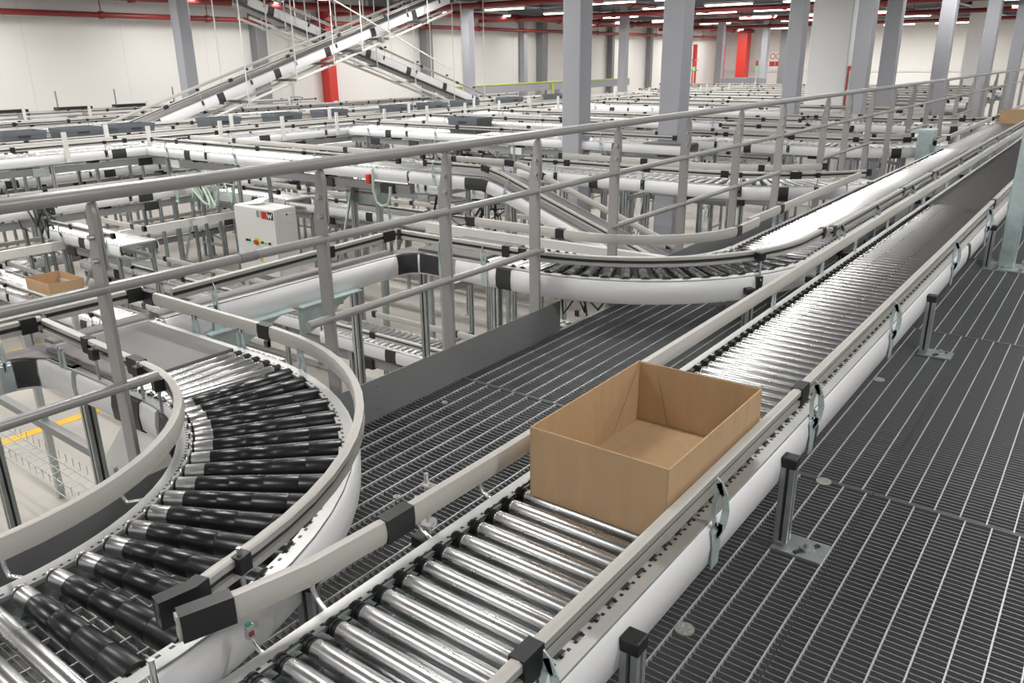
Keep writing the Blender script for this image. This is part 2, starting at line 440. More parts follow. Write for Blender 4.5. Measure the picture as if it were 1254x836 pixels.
# ------------------------------------------------------------------ setting
XW, YW, ZC = -22., 52., 3.55
mb = MB(); mb.bx(XW - .3, 8, -6, YW + .3, FLOOR - .2, FLOOR); struct('floor', mb, 'floor')
mb = MB(); mb.bx(XW - .3, XW, -6, YW, FLOOR, ZC); struct('wall_left', mb, 'wall')
mb = MB(); mb.bx(XW - .3, 8, YW, YW + .3, FLOOR, ZC); struct('wall_far', mb, 'wall')
mb = MB(); mb.bx(XW - .3, 8, -6, YW + .3, ZC, ZC + .2); struct('ceiling', mb, 'ceil')
mb = MB(); mb.bx(XW, XW + .04, -6, YW, 2.62, 2.72); struct('trim_left', mb, 'beam')
mb = MB(); mb.bx(XW, 8, YW - .06, YW, .55, .66); struct('trim_far', mb, 'cab')
for nm, x, y0, y1, lb in (('floor_marking', -7.5, 1.2, 3.6, 'yellow painted floor line nearest the curved black rollers'), ('floor_marking', -9.98, 2.2, 4.6, 'yellow painted floor line farther left under the conveyors')):
    mb = MB(); mb.bx(x - .06, x + .06, y0, y1, FLOOR, FLOOR + .003); single(nm, lb, 'floor marking', mb, 'yellow', (x, (y0 + y1) / 2, FLOOR))

# ------------------------------------------------------------------ walkway grating
def grating(name, label, x0, x1, y0, y1, dx=0.):
    o = thing(name, label, 'grating', (x0, y0, 0))
    mb = MB(); n = int((y1 - y0) / .0225)
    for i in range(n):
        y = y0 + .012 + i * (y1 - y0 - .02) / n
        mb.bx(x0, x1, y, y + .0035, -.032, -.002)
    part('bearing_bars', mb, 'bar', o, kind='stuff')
    k = 0; x = -.497 + dx - .0757 * 40
    while x < x0 + .004: x += .0757
    while x < x1 - .006:
        mb = MB(); mb.bx(x - .0022, x + .0022, y0 + .004, y1 - .004, -.014, 0)
        part('cross_bar', mb, 'barlight', o); x += .0757; k += 1
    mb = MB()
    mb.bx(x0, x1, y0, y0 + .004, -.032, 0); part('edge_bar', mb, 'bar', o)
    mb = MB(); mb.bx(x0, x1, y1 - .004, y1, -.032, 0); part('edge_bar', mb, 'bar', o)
GX = [-2.30, -1.595, -.459, .298, 1.055]
names = ['by the kick plate', 'under the conveyors', 'right of the conveyor', 'at the right picture edge']
rows = [(-.1, .64, 'closest to the viewer'), (.645, 2.655, 'beside the large open box'), (2.66, 4.65, 'just past the large open box'), (4.655, 6.65, 'level with the tall square post'), (6.655, 10.65, 'beyond the tall square post'), (10.655, 16., 'far along the walkway')]
for j, (ya, yb, rn) in enumerate(rows):
    for i in range(4):
        if j == 5 and i > 1: continue
        grating('floor_grating', 'steel bar grating panel %s, %s' % (names[i], rn), GX[i] + .002, GX[i + 1] - .002, ya, yb, .018 * (j % 2))
# solid strip between two panels
fr = thing('walkway_frame', 'grey steel channel frame carrying the grating walkway above the lower conveyors', 'walkway frame', (-2.3, 2, -.2))
mb = MB(); mb.bx(-2.325, -2.303, -.1, 16, -.19, -.002); part('edge_channel', mb, 'kick', fr)
for y in (-.09, .65, 2.66, 4.66, 6.66, 10.66, 15.9):
    mb = MB(); mb.bx(-2.3, 1.1, y - .04, y + .04, -.20, -.036); part('joist', mb, 'kick', fr)
for x in (-1.6, -.5, .32, 1.1):
    mb = MB(); mb.bx(x - .03, x + .03, -.05, 15.9, -.36, -.205); part('girder', mb, 'kick', fr)
for y in (.65, 2.66, 4.66, 6.66, 10.66):
    mb = MB(); mb.bx(-2.30, -2.22, y - .04, y + .04, FLOOR, -.205); part('post', mb, 'galv', fr)

# ------------------------------------------------------------------ guard railing
XR = -2.335
def railing():
    o = thing('guard_railing', 'long grey tubular handrail with flat posts running beside the walkway', 'railing', (XR, 1.1, 0))
    mb = MB(); mb.tube([(XR, -1.2, 1.068), (XR, 5.9, 1.068)], .022, 20); mb.tube([(XR, 5.9, 1.068), (XR, 12, 1.068), (XR, 30, 1.068)], .022, 14)
    mb.tube([(XR, 5.75, 1.068), (XR, 5.9, 1.068)], .0235, 16)
    part('handrail', mb, 'rail', o)
    ys = [1.1, 1.94, 2.64, 3.33, 4.14, 5.08, 6.0, 6.95, 8.18, 8.97, 9.88, 10.9, 12.0, 13.1, 14.3, 15.5, 16.9, 18.3, 19.8, 21.4, 23., 24.8]
    for i, y in enumerate(ys):
        mb = MB()
        xa, xb = XR - .052, XR + .012; cx = XR - .004
        rim = [(cx + .022 * math.cos(t), 1.0 + .045 * math.sin(t)) for t in [PI * k / 8 for k in range(9)]]
        poly = [(xb, -.16), (xb, .90)] + rim + [(cx - .022, .97), (xa, .86), (xa, -.16)]
        mb.prism([(px_, y - .007, pz_) for px_, pz_ in poly], (0, 0, 0), (0, .014, 0))
        ear = [(cx + .020, .86), (cx + .020, 1.0)] + [(cx + .02 * math.cos(t), 1.0 + .05 * math.sin(t)) for t in [PI * k / 8 for k in range(1, 8)]] + [(cx - .020, 1.0), (cx - .020, .86)] + [(cx + .02 * math.cos(t), .86 - .02 * math.sin(t)) for t in [PI * (8 - k) / 8 for k in range(1, 8)]]
        mb.prism([(px_, y + .0075, pz_) for px_, pz_ in ear], (0, 0, 0), (0, .008, 0))
        p = part('post', mb, 'rail', o, bevel=.002 if y < 7 else 0)
        mb = MB()
        for z in (.875, .945): mb.tube([(XR - .004, y - .022, z), (XR - .004, y - .007, z)], .0085, 10)
        for z in (.79, .478): mb.tube([(XR + .012, y, z), (XR + .018, y, z)], .005, 8)
        if y < 9: part('bolt', mb, 'galv', p)
    def mid(z, a, b, sleeve=None):
        mb = MB(); mb.tube([(XR, a, z), (XR, b, z)], .0165, 14)
        q = part('mid_rail', mb, 'rail', o)
        if sleeve:
            mb = MB(); mb.tube([(XR, sleeve, z), (XR, sleeve + .07, z)], .0185, 14); part('sleeve', mb, 'kick', q)
    mid(.79, -1.2, 6.9, 1.56); mid(.79, 6.95, 25)
    mid(.478, -1.2, 1.21); mid(.478, 1.82, 3.37); mid(.478, 4.07, 6.98); mid(.478, 8.15, 10.0); mid(.478, 11.8, 13.2); mid(.478, 15.4, 17)
railing()
for a, b, lb in ((-.3, 1.20, 'dark grey kick plate under the curved inner guide at the left'), (1.93, 3.52, 'long grey kick plate along the grating between the two branch conveyors'), (4.06, 6.95, 'grey kick plate behind the second bend of black rollers')):
    mb = MB(); mb.bx(XR + .0135, XR + .0175, a, b, -.01, .165); o = single('kick_plate', lb, 'kick plate', mb, 'kick', (XR + .016, (a + b) / 2, 0))
    mb = MB()
    y = a + .2
    while y < b:
        for z in (.03, .13): mb.tube([(XR + .017, y, z), (XR + .021, y, z)], .004, 8)
        y += .6
    part('rivets', mb, 'galv', o)

# ------------------------------------------------------------------ near conveyors
Z = .345
# main line
c = Conv('roller_conveyor', 'long straight roller conveyor carrying the large open cardboard box', 'conveyor', [(-.90, .25, Z), (-.90, 6, Z), (-.90, 20, Z), (-.90, 38, Z)], .49)
c.frames().panel((-1, 1))
c.rollers('zinc', .05, 6.55, .065, 100); c.rollers('far', 6.55, 24, .065, 0)
c.guide(1, 0, 37, .0, joints=((.62, .06), (2.06, .07), (6.2, .05)), ends=(False, False))
gp = Path([(-1.245, .60, Z), (-1.21, .71, Z), (-1.178, .85, Z), (-1.165, 1.05, Z), (-1.16, 1.4, Z), (-1.16, 38, Z)])
c.guide(-1, 0, 37, 0, path=gp, joints=((.005, .10), (.465, .085)), ends=(False, False), lift=.078)
for y in (.92, 1.66, 2.42, 3.48, 4.9, 6.13, 7.3, 8.5, 9.7, 11, 12.4, 14): c.fin(1, y - .25)
for y in (2.31, 3.53, 4.26, 4.9, 5.68, 6.82, 7.77, 9., 10.3, 11.8): c.tab(-1, y - .25, lat=.004)
for y in (1.21, 2.17, 4.25, 6.35, 8.5, 10.6, 13): c.leg(y - .25, (1,), 0, .046, plate=True, top=-.062, bar=False, cap=True)
for y in (1.23, 4.28, 4.95, 6.07, 7.4, 9): c.leg(y - .25, (-1,), 0, .066, plate=True, top=-.062, bar=False, cap=True)
for y in (2.62, 5.65, 8.6): c.cover(1, y - .25 - .19, y - .25 - .13)
for y in (4.55, 5.3, 6.6, 7.9, 9.5): c.cover(-1, y - .25, y - .15)
c.pan(.3, 1.0, -.12)
for t in (.62, .95): c.loop(-1, t, .06)
c.loop(-1, 1.18, .05)
mb = MB(); mb.tube([(-1.20, 1.24, .30), (-1.20, 1.24, .475)], .006, 8); mb.tube([(-1.20, 1.24, .335), (-1.20, 1.24, .340)], .022, 14); mb.box((-1.186, 1.24, .445), (.05, .02, .006)); part('guide_rod', mb, 'zinc', c.o)
# orange-red/green drive belts looped on the left roller ends
mb = MB()
for i in range(0, 60):
    if i % 7 in (0,): continue
    y = .30 + .065 * i; x = -1.119 + .022 * 0 + (.011 if i % 2 else 0)
    for dz in (-.010, -.042): mb.tube([(x, y + .03, Z + dz), (x, y + .095, Z + dz)], .0022, 6, cap=False)
part('drive_belts', mb, 'ring', c.o, kind='stuff')

# second line, parallel, with the bend of black rollers that feeds it
XN = -1.545
c = Conv('roller_conveyor', 'second straight roller conveyor, parallel to and left of the main line', 'conveyor', [(XN, 4.60, Z), (XN, 12, Z), (XN, 38, Z)], .48)
c.frames().panel((-1, 1), 2.0)
c.rollers('zinc', 0, 6.5, .065, 100); c.rollers('far', 6.5, 24, .065, 0)
c.guide(1, .25, 33, .01, joints=((.28, .06), (2.1, .05), (3.2, .05)), ends=(False, False))
c.guide(-1, .3, 2.9, .02, joints=((.85, .06),), ends=(False, False)); c.guide(-1, 6.2, 12, .02); c.guide(-1, 13, 24, .02)
for t in (.45, 1.3, 2.4, 3.4, 4.6, 5.9, 7.2, 8.6): c.fin(1, t)
for t in (.75, 1.5, 2.5, 6.5, 7.6, 9, 10.5): c.tab(-1, t)
for t in (1.2, 3.2, 5.2, 7.2, 9.4): c.leg(t, (-1, 1), 0, .0, plate=False)
for t in (.4, 2.6): c.leg(t, (1,), 0, .05, top=-.06, cap=True, bar=False)

def bend(tag_, label, pts, W, arc0, arc1, metal_to, belt_to, kind, end, outer, nm='curved_roller_conveyor', pitch_c=.09):
    cc = Conv(nm, label, 'conveyor', pts, W)
    cc.frames(holes=True)
    return cc

# bend 1 (bottom left)
R1, C1 = .985, (-2.52, .515)
pts = [(-3.33, C1[1] + R1, Z), (C1[0] - .001, C1[1] + R1, Z)] + arc(C1, R1, 90, 0, Z, 18)[1:] + [(C1[0] + R1, -.7, Z)]
c = Conv('curved_roller_conveyor', 'quarter bend of black tapered rollers at the lower left', 'conveyor', pts, .50)
P = c.P; A0 = .81; A1 = A0 + R1 * PI / 2
c.frames()
c.panel((-1,), .10); c.panel((1,), .36, .95)
c.belt(.02, .64)
c.rollers('zinc', .65, .93, .057)
c.rollers('taper_r', .93, A1 + .03, .0885)
c.rollers('zinc', A1 + .03, P.L, .066)
lead = [(-3.45, 1.787, Z), (-2.56, 1.787, Z)]
og = Path(lead[:1] + [(-2.52, 1.787, Z)] + arc((-2.48, .61), 1.172, 88, 6, Z, 16) + [(-1.300, .67, Z), (-1.312, .60, Z)])
c.guide(-1, 0, og.L, 0, path=og, joints=((.02, .08), (.86, .07)), ends=(False, False), lift=.078)
c.guide(-1, og.L - .10, og.L, 0, path=og, joints=((og.L - .1, .1),), ends=(False, False), lift=.078)
ig = Path([(-3.42, 1.315, Z), (-2.60, 1.282, Z)] + arc((-2.55, .52), .76, 88, 0, Z, 16) + [(-1.79, -.6, Z)])
c.guide(1, 0, ig.L, 0, path=ig, joints=((0, .06), (.43, .05), (.78, .08)), ends=(False, False), lift=.082)
for t in (.30, .62, .98): c.tab(-1, t, lat=.02, h=.06)
c.tab(1, .25, .01, .06)
c.rod(1, .50, .0); c.rod(1, .80, .0); c.rod(1, 1.02, .01)
c.rod(-1, A1 - .22, .005, glat=.005)
c.cover(1, .62, .80); c.cover(1, 1.02, 1.18)
for t in (A1 - .05, A1 - .55): c.loop(1, t, .05, .085)
c.loop(-1, A1 - .02, .06); 
c.leg(.33, (1,), FLOOR, -.01, bar=False); c.leg(.20, (-1,), FLOOR, -.01, bar=False)
c.leg(A1 - .35, (-1,), 0, .03, bar=False, cap=True, top=-.08); c.leg(A1 + .25, (1,), 0, -.01, bar=False); c.leg(A1 + .3, (-1,), 0, .04, bar=False, cap=True, top=-.1)
c.motor(.95, 1, -.1)
# small sensor clipped by the merge
s_ = thing('photo_sensor', 'small blue and red light sensor on a bent bar between the two nearest conveyors', 'sensor', (-1.228, .735, .30))
mb = MB(); mb.box((-1.228, .735, .333), (.012, .016, .032)); part('housing', mb, 'galv', s_)
mb = MB(); mb.box((-1.221, .735, .330), (.004, .010, .010)); part('red_window', mb, 'redpipe', s_)
mb = MB(); mb.box((-1.228, .735, .351), (.009, .010, .004)); part('status_lens', mb, 'green', s_)
mb = MB(); mb.tube([(-1.228, .735, .315), (-1.21, .735, .30), (-1.165, .73, .30)], .005, 8); part('bar', mb, 'zinc', s_)

# bend 2 (centre right)
R2, C2 = .925, (-2.47, 4.60)
pts = [(-3.33, C2[1] - R2, Z), (C2[0] - .001, C2[1] - R2, Z)] + arc(C2, R2, -90, 0, Z, 18)[1:]
c = Conv('curved_roller_conveyor', 'quarter bend of black tapered rollers right of the long kick plate', 'conveyor', pts, .50)
A0 = .86; A1 = A0 + R2 * PI / 2
c.frames(holes=False); c.panel((1,), .36, None, .12); c.panel((-1,), .45, 1.0)
c.belt(.02, .50); c.rollers('zinc', .52, .90, .063); c.rollers('taper', .90, A1 - .02, .088)
og = Path([(-3.45, 3.40, Z), (-2.50, 3.395, Z)] + arc((-2.50, 4.56), 1.165, -87, 0, Z, 16) + [(-1.33, 4.85, Z)])
c.guide(1, 0, og.L, 0, path=og, joints=((0, .07), (.84, .05), (.95, .05)), ends=(False, True), lift=.088)
ig = Path([(-3.33, 3.95, Z), (-2.66, 3.95, Z)] + arc((-2.50, 4.68), .74, -86, -4, Z, 12) + [(-1.765, 4.95, Z)])
c.guide(-1, 0, ig.L, 0, path=ig, joints=((0, .07), (.70, .06), (1.9, .05)), ends=(False, False), lift=.088)
c.rod(1, .92, .035, glat=.02); c.rod(1, A1 - .45, .03); 
c.fin(1, .26); c.fin(1, .58)
c.cover(1, .66, .76)
c.leg(.64, (1,), FLOOR, -.01, bar=False); c.leg(.24, (1, -1), FLOOR, -.01)
c.leg(A1 - .50, (1,), 0, .05, plate=True, bar=False, cap=True, top=-.09)
c.leg(A1 - .2, (-1,), 0, -.02, bar=False); c.motor(A1 - .6, -1, -.1, .19)

# the narrow feeder lines that turn into the two branches
def feeder(label, y0, yc, fins, gpts, joints, covers, turn=True):
    r = .20
    pts = [(-3.41, y0, Z), (-3.41, yc - r, Z)]
    if turn: pts += [(-3.41 + r - r * math.cos(math.radians(a)), yc - r + r * math.sin(math.radians(a)), Z) for a in range(15, 91, 15)] + [(-3.02, yc, Z)]
    cc = Conv('belt_conveyor', label, 'conveyor', pts, .14)
    cc.frames(holes=False, sides=(1,)).panel((1,), 0, None, .125)
    cc.belt(0, yc - r - y0)
    gp = Path(gpts); cc.guide(1, 0, gp.L, 0, path=gp, joints=joints, ends=(False, False), lift=.095)
    for t in fins: cc.fin(1, t)
    for a, b_ in covers: cc.cover(1, a, b_)
    return cc
def corner(cc, yc):
    z = Z - .010; mb = MB(); mb.prism([(-3.42, yc - .22, z), (-3.345, yc - .20, z), (-3.30, yc - .13, z), (-3.21, yc - .075, z), (-3.05, yc - .07, z), (-3.05, yc + .01, z), (-3.42, yc + .01, z)], (0, 0, 0), (0, 0, -.006)); part('corner_plate', mb, 'belt', cc.o)
c = feeder('grey belt feeder running between the two branches, with steel gusset plates below', 1.80, 3.505, (.25, .92), [(-3.30, 1.84, Z), (-3.40, 3.36, Z)], ((.95, .05), (1.40, .10)), ((1.48, 1.70), (1.74, 1.95)))
corner(c, 3.505)
for y, q in ((1.98, .5), (2.52, .42)):
    mb = MB(); x = -3.31
    mb.prism([(x, y, .215), (x, y + q, .215), (x, y + .08, .05), (x, y, .05)], (0, 0, 0), (.004, 0, 0)); mb.bx(x, x + .05, y, y + q, .205, .212)
    part('gusset_plate', mb, 'teal', c.o)
for t in (.3, 1.2, 1.72): c.leg(t, (1,), FLOOR, -.06, bar=False)
c = feeder('grey belt feeder leading into the lower left bend from the picture edge', -1.0, 1.325, (1.78, 2.12), [(-3.36, -.9, Z), (-3.36, 1.30, Z)], ((2.12, .06),), ((2.16, 2.34),))
corner(c, 1.325)
for t in (1.5, 2.05): c.leg(t, (1,), FLOOR, -.06, bar=False)
c = feeder('far side belt feeder crossing behind the lower left bend', 1.335, 1.98, (), [(-3.44, -.6, Z), (-3.44, 1.78, Z)], ((2.30, .07),), (), False)
# belt table where feeder meets lower left bend
# ------------------------------------------------------------------ large box, far boxes
def open_box(label, x0, x1, y0, y1, z0, h, mark=False, t=.005, group=None):
    o = thing('cardboard_box', label, 'box', ((x0 + x1) / 2, (y0 + y1) / 2, z0), group)
    mb = MB()
    mb.bx(x0, x1, y0, y1, z0, z0 + t)
    for a, b, c_, d in ((x0, x0 + t, y0, y1), (x1 - t, x1, y0, y1), (x0 + t, x1 - t, y0, y0 + t), (x0 + t, x1 - t, y1 - t, y1)): mb.bx(a, b, c_, d, z0 + t, z0 + h)
    part('tray', mb, 'card', o, bevel=.0015)
    if mark:
        # thin card triangles added for the shadow in the inner corner, printed mark
        for sx, sy in ((x0, y1),):
            mb = MB(); mb.prism([(x0 + .006, y1 - .006, z0 + h - .002), (x0 + .006, y1 - .16, z0 + .006), (x0 + .006, y1 - .006, z0 + .006)], (0, 0, 0), (.0025, 0, 0))
            mb.prism([(x0 + .06, y1 - .006, z0 + h - .002), (x0 + .06 + .05, y1 - .006, z0 + .006), (x0 + .006, y1 - .006, z0 + .006), (x0 + .006, y1 - .006, z0 + h - .002)], (0, 0, 0), (0, -.0025, 0))
            part('corner_shade', mb, 'card', o)
        mb = MB()
        for yy in (y0 + .075, y0 + .10): mb.bx(x1, x1 + .0006, yy, yy + .012, z0 + .03, z0 + .055)
        part('printed_mark', mb, 'blue', o)
        mb = MB()
        for k in range(10):
            a = x0 + .03 + k * .004 if k < 4 else (x0 + .2 + (k - 4) * .005 if k < 7 else x1 - .07 + (k - 7) * .007)
            mb.bx(a, a + .0025, y0 - .0006, y0, z0 + h - .006, z0 + h + .0004)
        part('torn_fibres', mb, 'card2', o)
    return o
open_box('large open brown cardboard box on the main roller conveyor in the foreground', -1.066, -.678, 1.484, 2.062, Z + .001, .196, True)
open_box('small brown cardboard box far away at the upper right on the second conveyor', -1.73, -1.35, 15.75, 16.3, Z + .001, .20)
open_box('brown cardboard box on the lower roller conveyor at the far left', -9.72, -9.14, 3.70, 4.08, -1.049, .2)

# ------------------------------------------------------------------ background conveyors
def trunk(cc):
    """cable channel, drive boxes and a side stiffener slung under the frame"""
    mb = MB(); w = cc.W / 2
    mb.sweep(cc.P.fr(1, w - .05), [(-.04, -.17), (.03, -.17), (.03, -.25), (-.04, -.25)]); part('cable_channel', mb, 'kick', cc.o)
    mb = MB(); mb.sweep(cc.P.fr(-1, w - .10), [(-.02, -.15), (.02, -.15), (.02, -.19), (-.02, -.19)]); part('stiffener', mb, 'galv', cc.o)
    t = .6
    while t < cc.P.L - .3:
        p, n, u, d = cc.P.frame(t); mb = MB(); R = Matrix((n.normalized(), d, u)).transposed()
        mb.box(p + n * (w - .02) - u * .22, (.05, .20, .10), 0, R); part('drive_box', mb, random.choice(['black', 'dark', 'cab', 'galv']), cc.o, bevel=.005); t += random.uniform(.9, 1.7)
def spur(label, y, x0, x1, z=Z, W=.48, near='r', rollers='far', nrol=60, legs=1.6, joints=2.2, guide_gap=None, name='roller_conveyor', belt=None, floor=FLOOR, hang=False):
    cc = Conv(name, label, 'conveyor', [(x0, y, z), (x1, y, z)], W); L = x1 - x0
    cc.frames(holes=False).panel((1, -1))
    if rollers: cc.rollers(rollers, 0, L if not belt else L - belt, .075, nrol)
    if belt: cc.belt(L - belt, L)
    cc.guide(1, .1, L - .1, .0, joints=[(t, .07) for t in frange(.7, L - .5, joints * .8)]); cc.guide(-1, .25, L - .2, .0, joints=[(t, .07) for t in frange(1.3, L - .5, joints)])
    for t in frange(.9, L - .3, joints): cc.cover(1, t, t + .13)
    for t in frange(1.4, L - .3, joints * .9): cc.rod(1, t, .03)
    for t in frange(.5, L - .2, joints * .7): cc.fin(1, t)
    for i_, t in enumerate(frange(.4, L - .1, legs)): cc.leg(t, (1, -1), floor, -.01, brace=i_ % 2 == 0)
    for t in frange(1., L - .3, 2.6): cc.motor(t, 1, -.1)
    trunk(cc)
    return cc
def yline(label, x, y0, y1, z=Z, W=.48, nrol=50, legs=1.9, joints=2.4, name='roller_conveyor', rollers='far', floor=FLOOR, posts=0):
    cc = Conv(name, label, 'conveyor', [(x, y0, z), (x, y1, z)], W); L = y1 - y0
    cc.frames(holes=False).panel((1, -1))
    if rollers: cc.rollers(rollers, 0, L, .075, nrol)
    else: cc.belt(0, L)
    cc.guide(1, .1, L - .1, .0, joints=[(t, .06) for t in frange(.5, L - .5, joints * .6)]); cc.guide(-1, .1, L - .1, .0, joints=[(t, .06) for t in frange(1.1, L - .5, joints)])
    for t in frange(.8, L - .2, joints): cc.cover(1, t, t + .2)
    for t in frange(1.2, L - .2, joints * .8): cc.rod(1, t, .03)
    for i_, t in enumerate(frange(.5, L - .1, legs)): cc.leg(t, (1, -1), floor, -.01, brace=i_ % 3 == 0)
    if posts:
        for t in frange(.3, L - .1, posts):
            p, n, u, d = cc.P.frame(t)
            mb = MB(); q = p + n * (W / 2 + .05); mb.bx(q.x - .012, q.x + .012, q.y - .03, q.y + .03, z - .12, z + .26); part('upright_plate', mb, 'cab', cc.o)
    for t in frange(.9, L - .3, 2.1): cc.motor(t, 1, -.1)
    trunk(cc)
    return cc
def frange(a, b, st):
    out = []
    while a < b: out.append(a); a += st
    return out

# collector line on the left with totes, and its branches
yline('long upper collector conveyor at left, nearest one carrying grey totes along its side', -11.27, 2.4, 30, W=.48, nrol=60, posts=1.15)
yline('upper tote conveyor just behind the left collector conveyor', -12.2, 1.5, 28, W=.60, nrol=40, posts=2.1)
lc = yline('tall white conveyor along the back wall at the far left', -19.3, 2, 16, W=.6, nrol=40, joints=3.0, posts=1.4)
mb = MB(); mb.prism([(-18.97, 2, .20), (-18.90, 2, .05), (-18.90, 2, -.12), (-18.99, 2, -.26), (-19.02, 2, -.26), (-19.02, 2, .20)], (0, 0, 0), (0, 14, 0)); part('lower_skirt', mb, 'wall', lc.o)
for y in (7.75, 9.15, 10.5, 12.0):
    mb = MB(); mb.bx(-19.5, -19.25, y - .38, y + .38, .47, .53); tr_ = part('dark_tray', mb, 'black', lc.o)
    mb = MB(); mb.bx(-19.4, -19.37, y - .34, y - .32, .40, .88); part('tray_rod', mb, 'kick', tr_)
    mb = MB(); mb.bx(-19.42, -19.34, y + .2, y + .28, .36, .47); part('tray_foot', mb, 'kick', tr_)
spur('upper branch conveyor behind the white control cabinet', 6.35, -10.95, -5.95, nrol=70)
spur('upper branch conveyor, second one back from the control cabinet', 10.1, -10.95, -4.6, nrol=60, belt=.6)
spur('upper branch conveyor running behind the paired grey columns', 13.9, -10.95, -4.2, nrol=40)
spur('upper branch conveyor far back, first past the paired columns', 17.6, -10.95, -3.6, nrol=30)
spur('upper branch conveyor far back, second past the paired columns', 21.0, -10.95, -3.2, nrol=20)
spur('upper branch conveyor far back, third past the paired columns', 24.3, -12.9, -3.2, nrol=20, legs=2.4)
spur('upper branch conveyor far back, fourth past the paired columns', 27.6, -13.9, -3.2, nrol=20, legs=2.4)
spur('most distant upper branch conveyor near the far wall', 31.5, -15.9, -3.2, nrol=20, legs=3)

# three more bends that merge into the second line
for y, lb, x0 in ((7.14, 'bend of rollers merging into the second line just past the nearest posts', -5.1), (10.95, 'bend of rollers merging into the second line beside the pale teal box', -5.0), (14.9, 'bend of rollers merging into the second line near the white concrete column', -5.0)):
    aa = arc((-3.15, y + 1.25), 1.25, -90, -38, Z, 10)
    xe, ye = aa[-1][0], aa[-1][1]; k = (-1.72 - xe)
    pts = [(x0, y, Z), (-3.16, y, Z)] + aa[1:] + [(xe + k * .72, ye + k * .92, Z)]
    c = Conv('curved_roller_conveyor', lb, 'conveyor', pts, .48)
    c.frames(holes=False).panel((1, -1)); c.rollers('far', 0, c.P.L - .05, .085, 60)
    og = Path([(p[0], p[1], Z) for p in pts]); 
    c.guide(1, .1, c.P.L - .2, .01, joints=((.6, .07), (1.5, .07), (2.2, .07), (2.7, .08)), ends=(False, True)); c.guide(-1, .2, c.P.L - .3, .01, joints=((1.2, .08), (2.5, .08)), ends=(True, True))
    for t in (.5, 1.5, 2.35, 2.9): c.rod(1, t, .03)
    for t in (.9, 2.6): c.cover(1, t, t + .1, m='dark')
    for t in (.3, 1.3): c.leg(t, (1, -1), FLOOR, -.01)
    c.leg(2.7, (1, -1), 0, -.01); c.motor(1.9, 1, -.1)
# belt bend and incline going down from the third branch
pts = [(-5.92, 6.35, Z), (-5.35, 6.35, Z), (-4.95, 6.36, Z), (-4.75, 6.36, Z - .05), (-2.75, 6.25, Z - .72)]
c = Conv('incline_belt_conveyor', 'grey belt conveyor sloping down towards the walkway in mid picture', 'conveyor', pts, .46)
c.frames(holes=False).panel((1, -1), 0, None, .12).belt(0, c.P.L)
c.guide(1, .2, c.P.L, .0, joints=((.5, .08), (.95, .09))); c.guide(-1, .2, c.P.L, .0, joints=((.9, .09), (1.3, .06)))
c.cover(1, .75, 1.05); c.fin(1, .35); c.fin(1, 1.3)
for t in (.4, 1.0): c.leg(t, (1, -1), FLOOR, -.01)

# lower level
ZL = -1.05
spur('lower roller conveyor in front of the white control cabinet', 5.15, -11.0, -6.1, ZL, .46, nrol=65, legs=1.3)
spur('lower roller conveyor seen below the belt feeder, left of the kick plate', 5.02, -5.95, -3.0, ZL, .46, nrol=40, legs=1.2)
spur('lower roller conveyor carrying the small cardboard box at far left', 3.84, -11.4, -5.6, ZL, .46, nrol=80, legs=1.3)
spur('lower roller conveyor behind the white control cabinet', 7.9, -11.4, -5.2, -.55, .46, nrol=70, legs=1.5)
spur('lower roller conveyor with white panels under the second branch', 9.4, -11.4, -4.4, ZL, .46, nrol=60, legs=1.6)
spur('lower roller conveyor under the incline belt', 8.3, -4.9, -2.9, ZL, .46, nrol=25, legs=1.2)
spur('lower roller conveyor behind the kick plate of the second bend', 6.2, -4.3, -2.75, ZL, .46, nrol=20, legs=1.2)
yline('lower belt line crossing at far left behind the small cardboard box', -12.2, 2.2, 11, ZL, .42, rollers=None, legs=1.7)
yline('middle level conveyor with black joints just below the left collector', -10.75, 2.2, 8.6, -.20, .46, nrol=80, legs=1.6, joints=1.3)
yline('middle level conveyor farther back below the left collector', -14.4, 3, 14, -.3, .46, nrol=60, legs=1.9, joints=1.6)
for (y, lb) in ((4.0, 'small bend joining the lower belt line, nearest the cardboard box'), (5.3, 'small bend joining the lower belt line, in front of the cabinet row')):
    pts = [(-11.75, y + 1.0, ZL)] + arc((-11.15, y + .75), .6, 180, 270, ZL, 8) + [(-11.02, y + .15, ZL)]
    c = Conv('curved_roller_conveyor', lb, 'conveyor', pts, .40); c.frames(holes=False).panel((1, -1)).rollers('far', 0, c.P.L, .08, 30).guide(1, 0, None).guide(-1, 0, None)
    c.leg(.4, (1, -1), FLOOR)

for y, x0, x1, z, lb in ((4.5, -10.4, -8.6, -.45, 'short middle level conveyor left of the control cabinet, nearest one'), (6.9, -10.4, -8.8, -.30, 'short middle level conveyor left of the control cabinet, behind the nearest'),
        (11.2, -11.0, -4.2, -.35, 'middle level conveyor under the third row of branches'), (12.6, -11.0, -4.2, -.15, 'middle level conveyor seen left of the paired columns'), (15.6, -11., -3.4, -.1, 'middle level conveyor behind the paired columns'),
        (8.75, -10.7, -6.0, -.25, 'middle level conveyor behind the scanner housing'), (9.0, -5.2, -3.0, .1, 'middle level conveyor behind the third bend'), (12.4, -5.2, -3.0, Z, 'short upper conveyor behind the fourth bend'), (19.2, -10.9, -3.4, Z, 'thin upper conveyor behind the white pillar row'), (12.0, -10.9, -6.8, Z, 'short upper conveyor left of the paired columns'), (22.6, -12.9, -3.2, Z, 'thin upper conveyor beyond the white pillar row'), (26, -13.9, -3.2, Z, 'thin upper conveyor far behind the white pillar'), (29.5, -13.9, -3.2, Z, 'thin upper conveyor almost at the far cabinet')):
    spur(lb, y, x0, x1, z, .42, nrol=24, legs=1.3, joints=1.5)
